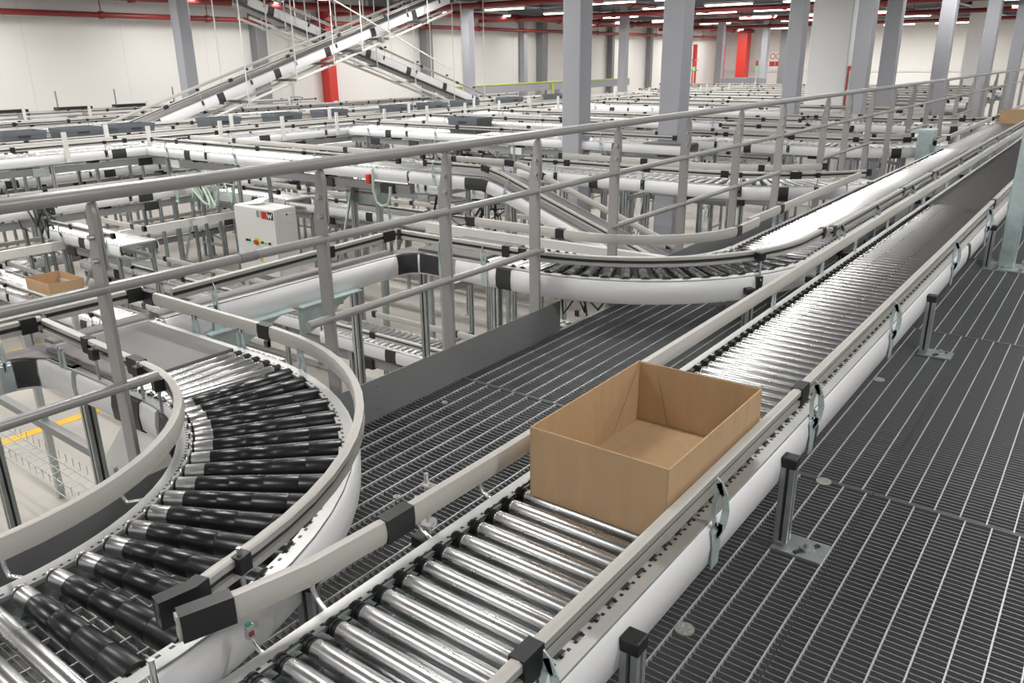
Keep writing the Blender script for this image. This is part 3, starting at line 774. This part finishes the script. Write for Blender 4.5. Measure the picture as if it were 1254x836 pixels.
for x, y0, y1, z, lb in ((-13.6, 3, 20, Z, 'upper line behind the tote conveyor'), (-16.2, 4, 18, Z, 'upper line under the inclined conveyors'), (-17.9, 5, 24, .2, 'upper line between the inclined conveyors and the wall')):
    yline(lb, x, y0, y1, z, .44, nrol=16, joints=1.6)
# bundled cables hanging in the frames
for i, (x, y, z, lb) in enumerate(((-9.9, 6.0, .1, 'bundle of green cables left of the control cabinet'), (-6.0, 6.9, .0, 'tangle of dark cables beside the scanner housing'), (-5.0, 10.6, .1, 'tangle of dark cables between the paired columns'), (-9.3, 10.6, .1, 'dark cable bundle behind the control cabinet'), (-11.0, 4.2, .0, 'dark cables hanging on a frame leg at far left'), (-3.3, 5.4, -.1, 'dark cables behind the second bend'), (-7.4, 10.6, .0, 'pale cables under the second branch'))):
    mb = MB()
    for k in range(7):
        pts = [(x + random.uniform(-.5, .5), y + random.uniform(-.15, .15), z - random.uniform(0, .25))]
        for j in range(5): pts.append((pts[-1][0] + random.uniform(-.15, .35), pts[-1][1] + random.uniform(-.08, .08), z - random.uniform(0, .5)))
        mb.tube(pts, random.uniform(.008, .016), 6)
    single('cable_bundle', lb, 'cables', mb, ['cableg', 'black', 'black', 'black', 'black', 'black', 'cableg'][i], (x, y, z), kind='stuff')
# extra steel beams of the sub frame
for i, (p, q, lb) in enumerate((((-10.0, 3.2, -.62), (-10.0, 9.2, -.62), 'pale beam of the support frame below the left collector'), ((-8.2, 2.0, -.9), (-8.2, 3.5, -.9), 'pale support beam at far left above the yellow line'),
        ((-5.6, 6.0, -.2), (-2.9, 6.0, -.2), 'pale support beam below the incline belt'), ((-9.2, 8.4, -.12), (-6.3, 8.4, -.12), 'pale support beam beyond the control cabinet'))):
    mb = MB(); mb.bar(p, q, .06, .10); o = single('support_beam', lb, 'beam', mb, 'cab', p)
    mb = MB()
    for e in (p, q): mb.bar((e[0], e[1], FLOOR), (e[0], e[1], e[2] - .05), .05, .05)
    part('upright', mb, 'galv', o)

# ------------------------------------------------------------------ totes
def tote_mesh():
    mb = MB(); w, l, h, t = .20, .30, .23, .012
    def ring(s0, z): return [(-w * s0, -l * s0, z), (w * s0, -l * s0, z), (w * s0, l * s0, z), (-w * s0, l * s0, z)]
    lv = [(ring(.90, 0), 0), (ring(.98, h - .05), 0), (ring(1.0, h - .05), 0), (ring(1.0, h), 0), (ring(.93, h), 0), (ring(.84, .01), 0)]
    vs = []; fs = []
    for rg, _ in lv: vs += rg
    for i in range(len(lv) - 1):
        for k in range(4): fs.append((i * 4 + k, i * 4 + (k + 1) % 4, (i + 1) * 4 + (k + 1) % 4, (i + 1) * 4 + k))
    fs += [(3, 2, 1, 0), (20, 21, 22, 23)]
    mb.add(vs, fs)
    return mesh(mb, 'tote', name='storage_tote', smooth=False)
TM = tote_mesh()
tl = MB()
for sx in (-1, 1): tl.bx(sx * .202 - .004, sx * .202 + .004, -.08, .08, .15, .175)
LM = mesh(tl, 'shadow', name='handle')
tot = [(-12.2, 4.95, 0, 'at the far left end of the row'), (-12.2, 5.75, 0, 'second from the left end of the row'), (-12.2, 6.55, 0, 'left of the leaning grey column'), (-12.2, 8.1, 0, 'just right of the nearest left column'), (-12.2, 9.4, 0, 'below the small grey wall box'),
       (-12.2, 10.5, 0, 'left of the red wall column'), (-12.2, 12.3, 0, 'right of the red wall column'), (-12.2, 13.4, 0, 'second to the right of the red wall column'), (-12.2, 14.5, 0, 'below the far inclined conveyor'), (-12.2, 16.2, 0, 'below the grey cable duct'), (-8.4, 10.1, 90, 'alone on the second branch conveyor'), (-12.2, 18.2, 0, 'last of the row before the wide column')]
for x, y, a, w in tot:
    o = tag(link('storage_tote', TM), 'grey plastic tote on an upper conveyor, ' + w, 'tote', 'grey totes on the upper conveyors')
    o.location = (x, y, Z + .001); o.rotation_euler.z = math.radians(a); hd = link('handle', LM, o)

# ------------------------------------------------------------------ control cabinet
x0, x1, y0, y1, zb, zt = -8.57, -7.79, 5.74, 6.06, -1.03, -.20
cb = thing('control_cabinet', 'white control cabinet with coloured push buttons, standing among the conveyors', 'cabinet', ((x0 + x1) / 2, (y0 + y1) / 2, FLOOR))
mb = MB(); mb.bx(x0, x1, y0 + .02, y1, zb, zt); part('body', mb, 'cab', cb, bevel=.008)
mb = MB(); mb.bx(x0 + .004, x1 - .004, y0, y0 + .018, zb + .004, zt - .01); dr = part('door', mb, 'cab', cb, bevel=.004)
mb = MB(); mb.bx(x0 + .06, x1 - .06, y0 + .06, y1 - .03, FLOOR, zb); part('plinth', mb, 'galv', cb)
mb = MB(); yy = y0 - .002
mb.bx(-8.12, -8.045, yy, y0, -.315, -.235, 0); mb.bx(-8.03, -7.93, yy, y0, -.325, -.235, 1); mb.bx(-7.925, -7.81, yy, y0, -.325, -.235, 2)
mb.bx(-8.07, -8.06, yy - .001, y0, -.315, -.235, 3)
W0 = [(-7.915, -.25), (-7.895, -.31), (-7.875, -.262), (-7.855, -.31), (-7.83, -.25)]
for a, b in zip(W0, W0[1:]): mb.bar((a[0], yy, a[1]), (b[0], yy, b[1]), .012, .004, 3, (0, 1, 0))
for k in range(3): mb.bx(-8.02 + k * .03, -8.005 + k * .03, yy - .001, y0, -.305, -.25, 4)
part('logo_plate', mb, ['wcol', 'red', 'black', 'signw', 'redpipe'], dr)
for x, m_, rr in ((-8.36, 'black', .016), (-8.31, 'black', .014), (-8.26, 'lens', .016), (-8.06, 'black', .016), (-8.0, 'lime', .016), (-7.92, 'black', .016)):
    mb = MB(); mb.tube([(x, y0 + .004, -.615), (x, y0 - .018, -.615)], rr, 12); part('push_button', mb, m_, dr)
mb = MB(); mb.tube([(-8.165, y0 + .002, -.62), (-8.165, y0 - .006, -.62)], .05, 18); yb = part('yellow_backplate', mb, 'lime', dr)
mb = MB(); mb.tube([(-8.17, y0 - .006, -.62), (-8.17, y0 - .035, -.62)], .03, 16); part('emergency_stop', mb, 'red', dr)
mb = MB(); mb.prism([(-8.16, y0 - .001, -.86), (-8.08, y0 - .001, -.86), (-8.12, y0 - .001, -.79)], (0, 0, 0), (0, -.002, 0)); part('warning_triangle', mb, 'yellow', dr)
mb = MB(); mb.bx(-8.123, -8.117, y0 - .0045, y0 - .003, -.845, -.81); part('warning_bolt', mb, 'black', dr)
mb = MB(); mb.bx(x1, x1 + .012, y0 + .09, y1 - .06, -.38, -.26); sp = part('side_hatch', mb, 'cab', cb, bevel=.004)
mb = MB(); mb.box((x1 + .014, y0 + .17, -.275), (.01, .02, .02)); part('latch', mb, 'black', sp)
mb = MB()
mb.add([(-8.42, 5.80, zt + .004), (-8.17, 5.84, zt + .03), (-8.22, 6.02, zt + .075), (-8.46, 5.99, zt + .035)] + [(-8.42, 5.80, zt + .002), (-8.17, 5.84, zt + .028), (-8.22, 6.02, zt + .073), (-8.46, 5.99, zt + .033)], [(0, 1, 2, 3), (7, 6, 5, 4), (0, 4, 5, 1), (1, 5, 6, 2), (2, 6, 7, 3), (3, 7, 4, 0)])
single('paper_sheet', 'curled white sheet of paper lying on top of the control cabinet', 'paper', mb, 'paper', (-8.3, 5.9, zt))

# scanner housing on its own legs and its wiring
sc_ = thing('scanner_housing', 'grey sheet metal scanner housing on two legs, with dull red reflections painted as slots', 'scanner', (-7.3, 6.6, FLOOR))
mb = MB(); mb.bx(-7.52, -6.98, 6.62, 6.86, -.20, .05); part('case', mb, 'galv', sc_, bevel=.01)
for z in (-.01, -.06):
    for a in (-7.50, -7.24):
        mb = MB(); mb.bx(a, a + .23, 6.614, 6.62, z - .012, z + .012); part('reflection_slot', mb, 'reflection_slot', sc_)  # strips coloured to stand for red reflections on the case
for x in (-7.46, -7.02):
    mb = MB(); mb.bx(x - .03, x + .03, 6.66, 6.72, FLOOR, -.20); part('leg', mb, 'galv', sc_)
mb = MB(); mb.bx(-7.43, -7.05, 6.67, 6.71, -.72, -.66); part('cross_bar', mb, 'galv', sc_)
br = thing_by['upper branch conveyor behind the white control cabinet']
part('cable_loop', MB().tube([(-6.42, 6.06, .33), (-6.42, 6.05, .10), (-6.38, 6.05, -.02), (-6.30, 6.05, -.06), (-6.21, 6.05, -.03), (-6.17, 6.05, .06), (-6.17, 6.06, .16)], .015, 8), 'cableg', br, 'thick pale green cable loop')
mb = MB(); mb.bx(-6.53, -6.47, 6.045, 6.085, .17, .27); part('beacon', mb, 'red', br, 'orange red sensor block', bevel=.008)
# lower isolator switch beside the kick plate
def isolator(label, x, y, z, plate, knob):
    iso = thing('isolator_switch', label, 'switch', (x, y, z))
    mb = MB(); mb.bx(x - .045, x + .045, y - .05, y + .05, z - .07, z + .07); part('case', mb, 'cab', iso, bevel=.008)
    mb = MB(); mb.bx(x - .035, x + .035, y - .054, y - .05, z - .035, z + .035); pl = part('dial_plate', mb, plate, iso)
    mb = MB(); mb.tube([(x, y - .054, z), (x, y - .08, z)], .026, 14); part('dial', mb, knob, pl)
    mb = MB(); mb.bx(x - .02, x + .02, y + .005, y + .04, FLOOR, z - .07); part('stand', mb, 'galv', iso)
    return iso
iso = isolator('small white isolator switch box with a black dial, left of the kick plate', -2.86, 2.62, -.30, 'cab', 'black')
mb = MB(); mb.bx(-2.955, -2.915, 2.59, 2.66, -.37, -.25); part('yellow_tag', mb, 'yellow', iso)
isolator('white switch box with yellow plate and red knob under the incline belt bend', -5.15, 6.75, .05, 'yellow', 'red')
# grey electric box beyond the second bend and teal box
mb = MB(); mb.bx(-2.05, -1.88, 11.05, 11.35, .20, .56); o = single('motor_housing', 'pale teal sheet metal housing beside the second conveyor', 'housing', mb, 'teal', (-1.96, 11.2, .2), bevel=.01)
mb = MB(); mb.bx(-2.02, -1.91, 11.1, 11.3, 0, .2); part('stand', mb, 'galv', o)

# wire cable tray at lower left
tr = thing('cable_tray', 'wire mesh cable tray hanging below the lower left bend', 'cable tray', (-5.8, 1.95, -1.2))
mb = MB()
for dy in (-.1, -.03, .04, .1):
    mb.tube([(-6.9, 2.0 + dy, -1.2), (-4.4, 1.95 + dy, -1.2)], .004, 6)
for k in range(26):
    x = -6.9 + k * .1; mb.tube([(x, 1.9, -1.14), (x, 1.9, -1.2), (x, 2.1, -1.2), (x, 2.1, -1.14)], .003, 5)
part('wires', mb, 'galv', tr, kind='stuff')
mb = MB(); mb.bar((-6.9, 2.25, -1.12), (-4.3, 2.2, -1.12), .06, .06); part('carrier_beam', mb, 'kick', tr)
for x in (-6.1, -4.6):
    mb = MB(); mb.bar((x, 2.24, FLOOR), (x, 2.24, -.2), .045, .045); part('upright', mb, 'galv', tr)
hx = single('drive_cover', 'white plastic drive cover standing on the floor below the lower left bend', 'cover', MB().prism([(-3.15, 1.45, -.62), (-3.15, 1.95, -.62), (-3.15, 1.95, -.2), (-3.15, 1.6, -.12), (-3.15, 1.45, -.3)], (0, 0, 0), (-.3, 0, 0)).bx(-3.4, -3.2, 1.55, 1.85, FLOOR, -.62), 'cab', (-3.3, 1.7, FLOOR), bevel=.01)

# ------------------------------------------------------------------ grating clamps and the tall post
for x, y, lb in ((-.68, 1.64, 'round silver grating clamp nearest the viewer, right of the conveyor'), (-.62, 2.64, 'round silver grating clamp beside the footplate right of the box'), (-.70, 3.75, 'round silver grating clamp half way along the conveyor'), (-2.17, 2.38, 'small silver grating clamp near the long kick plate'), (-1.77, 1.68, 'small silver grating clamp between bend and main conveyor')):
    mb = MB(); rr = .026 if x > -1 else .014
    mb.tube([(x, y, 0), (x, y, .005)], rr, 18)
    for k in range(5): t = 2 * PI * k / 5; mb.tube([(x + rr * .55 * math.cos(t), y + rr * .55 * math.sin(t), .004), (x + rr * .55 * math.cos(t), y + rr * .55 * math.sin(t), .008)], .004, 8)
    single('grating_clamp', lb, 'clamp', mb, 'alu', (x, y, 0))
tp = thing('square_post', 'tall pale square steel post on a base plate at the right edge', 'post', (-.50, 6.45, 0))
mb = MB(); mb.bx(-.55, -.45, 6.40, 6.50, .01, ZC - .01); part('shaft', mb, 'teal', tp, bevel=.006)
mb = MB(); mb.bx(-.63, -.37, 6.32, 6.58, 0, .01)
for sx in (-.6, -.4):
    for sy in (6.35, 6.55): mb.tube([(sx, sy, .008), (sx, sy, .03)], .012, 8)
part('base_plate', mb, 'galv', tp)

# ------------------------------------------------------------------ columns
def column(label, x, y, s=.30, m='column', name='steel_column', cap=False, z1=None):
    o = thing(name, label, 'column', (x, y, FLOOR)); h = s / 2; z1 = z1 or ZC
    mb = MB()
    if m in ('concrete',): mb.bx(x - h, x + h, y - h, y + h, FLOOR, z1 - .01)
    else:   # boxed H section: two flanges and recessed cheeks
        mb.bx(x - h, x + h, y - h, y + h, FLOOR + .02, z1 - .03)
    part('shaft', mb, m, o, bevel=.02 if m != 'red' else .01)
    if m not in ('concrete',):
        mb = MB(); mb.bx(x - h - .08, x + h + .08, y - h - .08, y + h + .08, FLOOR, FLOOR + .02); part('base_plate', mb, m, o)
        mb = MB(); mb.bx(x - h - .12, x + h + .12, y - h - .12, y + h + .12, z1 - .03, z1 - .005)
        for sx in (-1, 1):
            for sy in (-1, 1): mb.tube([(x + sx * (h + .06), y + sy * (h + .06), z1 - .12), (x + sx * (h + .06), y + sy * (h + .06), z1 - .03)], .03, 8)
            mb.prism([(x + sx * h, y - .01, z1 - .25), (x + sx * h, y - .01, z1 - .03), (x + sx * (h + .12), y - .01, z1 - .03)], (0, 0, 0), (0, .02, 0))
        part('capital', mb, 'beam', o)
    return o
column('grey steel column at far left, before the rising conveyor', -17.26, 10.83)
column('grey steel column in front of the back wall, left of picture centre', -17.5, 21.05)
column('grey steel column before the back wall, right of the wide near one', -16.24, 28.95)
column('distant grey steel column beside the green exit sign', -15.4, 36.3)
column('wide near grey column at picture centre, left one of the near pair', -6.29, 9.92)
column('wide near grey column at picture centre, right one of the near pair', -4.89, 10.13)
column('grey column immediately left of the broad white concrete pillar', -5.5, 16.65)
column('grey column immediately right of the broad white concrete pillar', -4.30, 16.9)
column('slimmer grey column second to the right of the broad white pillar', -4.20, 18.6)
column('grey column immediately left of the far white pillar', -3.55, 20.5)
column('grey column immediately right of the far white pillar', -3.1, 23.6)
column('grey column at the upper right corner of the picture', -2.9, 27.5)
column('broad white concrete pillar with a red sign on its side', -5.35, 18.7, .82, 'concrete', 'concrete_pillar')
column('farther white concrete pillar at upper right', -5.0, 36., .9, 'concrete', 'concrete_pillar')
for y, lb, m in ((5.70, 'dark grey wall column at the left picture edge', 'wcol'), (16.2, 'dark grey wall column behind the rising conveyor', 'wcol'), (18.9, 'red painted wall column with a fire sign', 'red'), (23.75, 'dark grey wall column behind the descending conveyor', 'wcol'), (30.0, 'slim light grey wall column left of a dark one', 'column'), (31.4, 'dark grey wall column at the end of the cable duct', 'wcol'), (37.6, 'slim olive grey wall column seen left of a grey column', 'wcol'), (41.8, 'slimmest wall column, farthest along the left wall', 'wcol')):
    column(lb, XW + .20, y, .26 if y > 35 or y == 30 else .36, m, 'wall_column')
column('bright red column in the far corner beside the green exit sign', -19.9, 50.5, .62, 'red', 'wall_column')
column('grey column in the far corner, overlapping the safety signs', -16.9, 46.0, .34)
column('dark grey column standing before the far wall', -17.5, 50.8, .4, 'wcol', 'wall_column')
for x, y, lb in ((-21.5, 47., 'left of two red vertical pipes in the far corner'), (-20.8, 49.5, 'right of two red vertical pipes in the far corner')):
    mb = MB(); mb.tube([(x, y, FLOOR), (x, y, 2.2)], .13, 12)
    o = single('fire_riser', lb, 'pipe', mb, 'red', (x, y, FLOOR))
    mb = MB()
    for z in (.7, 1.3): mb.bx(x - .2, x + .2, y - .1, y + .1, z, z + .08)
    part('clamp', mb, 'galv', o)

# ------------------------------------------------------------------ signs
def sign(label, x, y, z, w, h, facing, build):
    """facing 'y': front towards -Y; 'x': front towards +X"""
    o = thing('wall_sign', label, 'sign', (x, y, z)); 
    def rect(a, b, c_, d, lift):
        mb = MB()
        if facing == 'y': mb.bx(x + a, x + b, y - .01 - lift, y - lift, z + c_, z + d)
        else: mb.bx(x + lift, x + .01 + lift, y + a, y + b, z + c_, z + d)
        return mb
    def disc(cx, cz, r_, lift):
        mb = MB()
        if facing == 'y': mb.tube([(x + cx, y - lift, z + cz), (x + cx, y - .01 - lift, z + cz)], r_, 24)
        else: mb.tube([(x + lift, y + cx, z + cz), (x + .01 + lift, y + cx, z + cz)], r_, 24)
        return mb
    build(o, rect, disc); return o
def b_exit(o, rect, disc):
    part('plate', rect(-.3, .3, -.33, .33, 0), 'green', o)
    mb = rect(.06, .2, -.2, .2, .012); part('door_pictogram', mb, 'signw', o)
    mb = rect(-.16, -.02, -.06, .02, .012); m2 = rect(-.2, -.14, -.16, -.02, .012); m3 = rect(-.05, .0, -.16, -.06, .012); mb.add(m2.v, m2.f); mb.add(m3.v, m3.f); m4 = disc(-.03, .08, .05, .012); mb.add(m4.v, m4.f)
    part('running_figure', mb, 'signw', o)
sign('green emergency exit sign with white running figure, far corner', -20.55, YW - .01, 1.2, .6, .66, 'y', b_exit)
def b_safety(o, rect, disc):
    part('plate', rect(-.55, .55, -.55, .45, 0), 'signw', o)
    for cx in (-.35, .02):
        p_ = part('prohibition_ring', disc(cx, .18, .17, .012), 'red', o); part('ring_centre', disc(cx, .18, .12, .024), 'signw', p_)
    b_ = part('mandatory_disc', disc(.38, .18, .17, .012), 'blue', o)
    m4 = rect(.28, .48, .14, .2, .024); m5 = disc(.36, .2, .06, .024); m4.add(m5.v, m5.f); part('helmet_pictogram', m4, 'signw', b_)
    for a, m_ in ((-.53, 'red'), (-.17, 'red'), (.2, 'blue')): part('caption_strip', rect(a, a + .33, -.4, -.12, .012), m_, o)
sign('row of round safety signs, two red rings and a blue disc, on the far wall', -18.2, YW - .01, 1.3, 1, 1, 'y', b_safety)
def b_fire(o, rect, disc):
    part('plate', rect(-.15, .15, -.16, .16, 0), 'red', o); mb = rect(-.09, .09, -.10, .10, .012); part('white_field', mb, 'signw', o); part('hose_pictogram', disc(0, 0, .05, .024), 'red', o)
sign('small red fire hose sign at the foot of the red wall column', -21.42, 18.75, .10, .3, .3, 'x', b_fire)
def b_hose(o, rect, disc):
    part('plate', rect(-.27, .27, -.45, .45, 0), 'red', o); part('white_field', rect(-.17, .17, -.36, .36, .012), 'signw', o)
    part('extinguisher_pictogram', rect(-.09, .09, -.22, .16, .024), 'red', o); part('arrow_pictogram', disc(0, .24, .05, .024), 'red', o)
sign('tall red fire extinguisher sign on the side of the white pillar', -4.935, 18.62, .78, .3, .9, 'x', b_hose)
for x, y, lb in ((-21.95, 17.5, 'small grey emergency lamp on the wall left of the red column'), (-21.95, 32.1, 'small grey emergency lamp on the wall right of the cable duct')):
    o = thing('emergency_lamp', lb, 'lamp', (x, y, .25)); mb = MB(); mb.bx(XW + .002, XW + .10, y - .22, y + .22, .13, .38); part('case', mb, 'wcol', o, bevel=.02)
    mb = MB(); mb.bx(XW + .10, XW + .115, y - .15, y + .15, .19, .32); part('lens', mb, 'cab', o); mb = MB(); mb.tube([(XW + .04, y, .38), (XW + .04, y, 2.62)], .02, 8); part('conduit', mb, 'cab', o)

# ------------------------------------------------------------------ inclined overhead conveyors, hung on rods
def hung(label, p, q, W, rods, m='white', truss=False):
    P0, P1 = Vector(p), Vector(q)
    cc = Conv('incline_belt_conveyor', label, 'conveyor', [p, q], W); L = cc.P.L
    cc.frames(holes=False).panel((1, -1), 0, None, .18); cc.belt(0, L)
    cc.guide(1, 0, L, .03, lift=.13, joints=[(t, .1) for t in frange(.8, L, 1.5)], ends=(False, False)); cc.guide(-1, 0, L, .03, lift=.13, ends=(False, False))
    for t in frange(.5, L, 1.45): cc.cover(1, t, t + .16, .19)
    for t in frange(.4, L, 1.2): cc.rod(1, t, .04, .2)
    for t in rods:
        pt, n, u, d = cc.P.frame(t)
        mb = MB(); z = pt.z - .36
        a = pt + n * (W / 2 + .16); b = pt - n * (W / 2 + .16); a.z = b.z = z
        mb.bar(a, b, .06, .05, 1)
        for e in (a, b): mb.tube([(e.x, e.y, z - .05), (e.x, e.y, ZC - .02)], .013, 6, 0)
        part('hanger', mb, ['cab', 'wcol'], cc.o)
    mb = MB()
    for k in (-1, 1):
        o = cc.P.frame(0)[1] * k * W * .4
        mb.tube([P0 + o + Vector((0, 0, -.42)), P1 + o + Vector((0, 0, -.42))], .03, 8)
    part('lower_chord', mb, 'cab', cc.o)
    return cc
c = hung('white inclined belt conveyor rising to the ceiling in front of the red column', (-14.5, 7.6, .30), (-14.5, 16.6, 3.04), .5, (2.6, 3.9, 5.0, 5.9, 6.8, 8.2))
c.motor(6.6, 1, .0, .35, 'galv')
hung('second inclined belt conveyor crossing behind and descending to the right', (-15.5, 11.2, 2.75), (-15.5, 20.6, -.16), .5, (.8, 1.8, 3.6, 5.0, 6.6, 8.0))
for i, (p, q, lb) in enumerate((((-14.3, 9.9, 2.86), (-15.0, 15.4, 2.86), 'thin white tie rod frame below the ceiling, left of the rising conveyor'), ((-14.1, 12.2, 2.8), (-14.1, 16.3, 1.2), 'thin diagonal brace rod beside the rising conveyor'))):
    mb = MB(); mb.tube([p, q], .018, 8)
    if i == 0:
        for k in range(5):
            t = k / 4; e = Vector(p).lerp(Vector(q), t); mb.tube([e, (e.x, e.y, ZC)], .012, 6); mb.tube([e, (e.x - .5, e.y + .7, ZC - .42)], .012, 6)
    else: mb.tube([p, (p[0], p[1], ZC)], .012, 6)
    single('brace_rod', lb, 'rod', mb, 'cab', p)
# cable duct on the wall side
dk = thing('cable_duct', 'grey cable duct with yellow green wire on a bracket, before the back wall', 'duct', (-20, 26, .3))
mb = MB(); mb.bx(-20.1, -19.8, 22.4, 36, .22, .52); part('duct', mb, 'column', dk)
mb = MB(); mb.tube([(-19.78, 22.6, .53), (-19.78, 29.5, .55), (-19.78, 35.9, .53)], .03, 6); mb.tube([(-19.72, 29.2, .5), (-19.72, 29.2, -1)], .05, 6); part('wire', mb, 'lime', dk)
for y in (24, 28.6, 30):
    mb = MB(); mb.bx(-20.1, -19.8, y - .12, y + .12, FLOOR, .22); part('stand', mb, 'galv', dk)
for x, y, lb in ((-14.2, 31., 'small red and green signal tower, left one'), (-12.4, 33., 'small red and green signal tower, right one')):
    o = thing('signal_tower', lb, 'signal', (x, y, .3)); mb = MB(); mb.tube([(x, y, FLOOR), (x, y, .95)], .02, 8); part('pole', mb, 'cab', o)
    mb = MB(); mb.tube([(x, y, .95), (x, y, 1.1)], .05, 10); part('green_lens', mb, 'lens', o)
    mb = MB(); mb.tube([(x, y, 1.1), (x, y, 1.3)], .05, 10); part('red_lens', mb, 'red', o)
mb = MB(); mb.bx(-14.4, -12.6, 34.2, 34.8, FLOOR, .62); single('control_cabinet', 'low grey electrical cabinet far back before the wall', 'cabinet', mb, 'column', (-13.5, 34.5, FLOOR), bevel=.02)

# ------------------------------------------------------------------ ceiling services
def beam(label, p, q, h=.34, w=.2):
    o = thing('roof_beam', label, 'beam', p); mb = MB()
    mb.bar((p[0], p[1], p[2] + h), (q[0], q[1], q[2] + h), w, .025); mb.bar(p, q, w, .025); mb.bar((p[0], p[1], p[2] + h / 2), (q[0], q[1], q[2] + h / 2), .02, h)
    part('section', mb, 'beam', o)
zb_ = ZC - .39
for x, lb in ((-17.4, 'steel roof beam over the first row of grey columns'), (-5.6, 'steel roof beam over the near pair of columns')): beam(lb, (x, -5, zb_), (x, 51.5, zb_))
for i, y in enumerate((10.8, 16.8, 21, 25, 29, 33, 36.5, 41, 46)):
    beam('steel roof cross beam, number %s from the viewer' % ('first second third fourth fifth sixth seventh eighth ninth'.split()[i]), (XW + .1, y, zb_ - .0), (7, y, zb_ - .0), .36, .16)
def pipe(label, pts, r=.06, m='redpipe'):
    mb = MB(); mb.tube(pts, r, 10); o = single('sprinkler_pipe', label, 'pipe', mb, m, pts[0])
    mb = MB(); a, b = Vector(pts[0]), Vector(pts[-1]); n = int((b - a).length / 3)
    for k in range(1, n):
        e = a.lerp(b, k / n); mb.tube([e, (e.x, e.y, ZC - .02)], .012, 6); mb.tube([e + (b - a).normalized() * -.06, e + (b - a).normalized() * .06], r * 1.35, 10)
    part('hangers', mb, m, o)
pipe('red sprinkler pipe running along the back wall', [(XW + .5, -4, 2.62), (XW + .5, 51, 2.62)], .07)
pipe('thick red sprinkler main above the wall pipe', [(-19.6, 8, 2.95), (-19.6, 51, 2.95)], .11)
pipe('red sprinkler pipe over the rising conveyor', [(-13.2, 6, 3.02), (-13.2, 51, 3.02)])
pipe('red sprinkler pipe over the near pair of columns', [(-7.5, 6, 3.05), (-7.5, 51, 3.05)])
pipe('red sprinkler pipe at upper right over the white pillars', [(-2.2, 12, 3.0), (-2.2, 51, 3.0)], .09)
for y, w in ((19, 'nearest'), (26.5, 'second'), (34, 'third'), (42, 'farthest')): pipe('red cross pipe under the ceiling, %s one' % w, [(-21.4, y, 2.9), (6, y, 2.9)], .08)

def lamp(x, y, label, power):
    o = thing('ceiling_light', label, 'lamp', (x, y, 2.98), 'fluorescent strip lights under the ceiling')
    mb = MB(); mb.bx(x - .8, x + .8, y - .07, y + .07, 3.0, 3.06); part('housing', mb, 'cab', o)
    for s_ in (-.035, .035):
        mb = MB(); mb.tube([(x - .76, y + s_, 2.978), (x + .76, y + s_, 2.978)], .018, 8); part('tube', mb, 'lamp', o)
    for e in (-.6, .6):
        mb = MB(); mb.tube([(x + e, y, 3.06), (x + e, y, ZC)], .008, 6); part('hanger', mb, 'cab', o)
    ld = bpy.data.lights.new('lamp', 'AREA'); ld.shape = 'RECTANGLE'; ld.size = 1.5; ld.size_y = .2; ld.energy = power; ld.color = (1, .985, .955)
    lo = link('light', ld, o); lo.location = (0, 0, -.04)
word = 'first second third fourth fifth sixth seventh eighth ninth tenth eleventh twelfth thirteenth fourteenth'.split()
for i, x in enumerate((-20, -16.9, -12.9, -10.7, -8.2, -3.2, 1.2)):
    for k, y in enumerate((-1.5, 2.2, 5.6, 8.4, 12.6, 15.2, 19.7, 22.2, 25.6, 29.8, 34, 39, 44, 48.5)):
        lamp(x, y, 'strip light, %s from the left in the %s ceiling row from the viewer' % (word[i], word[k]), (86 if y < 30 else 135) * (.55 if x == -3.2 and y > 6 else 1))

# ------------------------------------------------------------------ world and view
w = bpy.data.worlds.new('world'); SC.world = w; w.use_nodes = True
w.node_tree.nodes['Background'].inputs['Color'].default_value = (1, .99, .97, 1); w.node_tree.nodes['Background'].inputs['Strength'].default_value = .7
SC.view_settings.view_transform = 'Standard'; SC.view_settings.look = 'None'; SC.view_settings.gamma = 1; SC.view_settings.exposure = -0.45
SC.view_settings.use_curve_mapping = False
SC.cycles.use_denoising = True
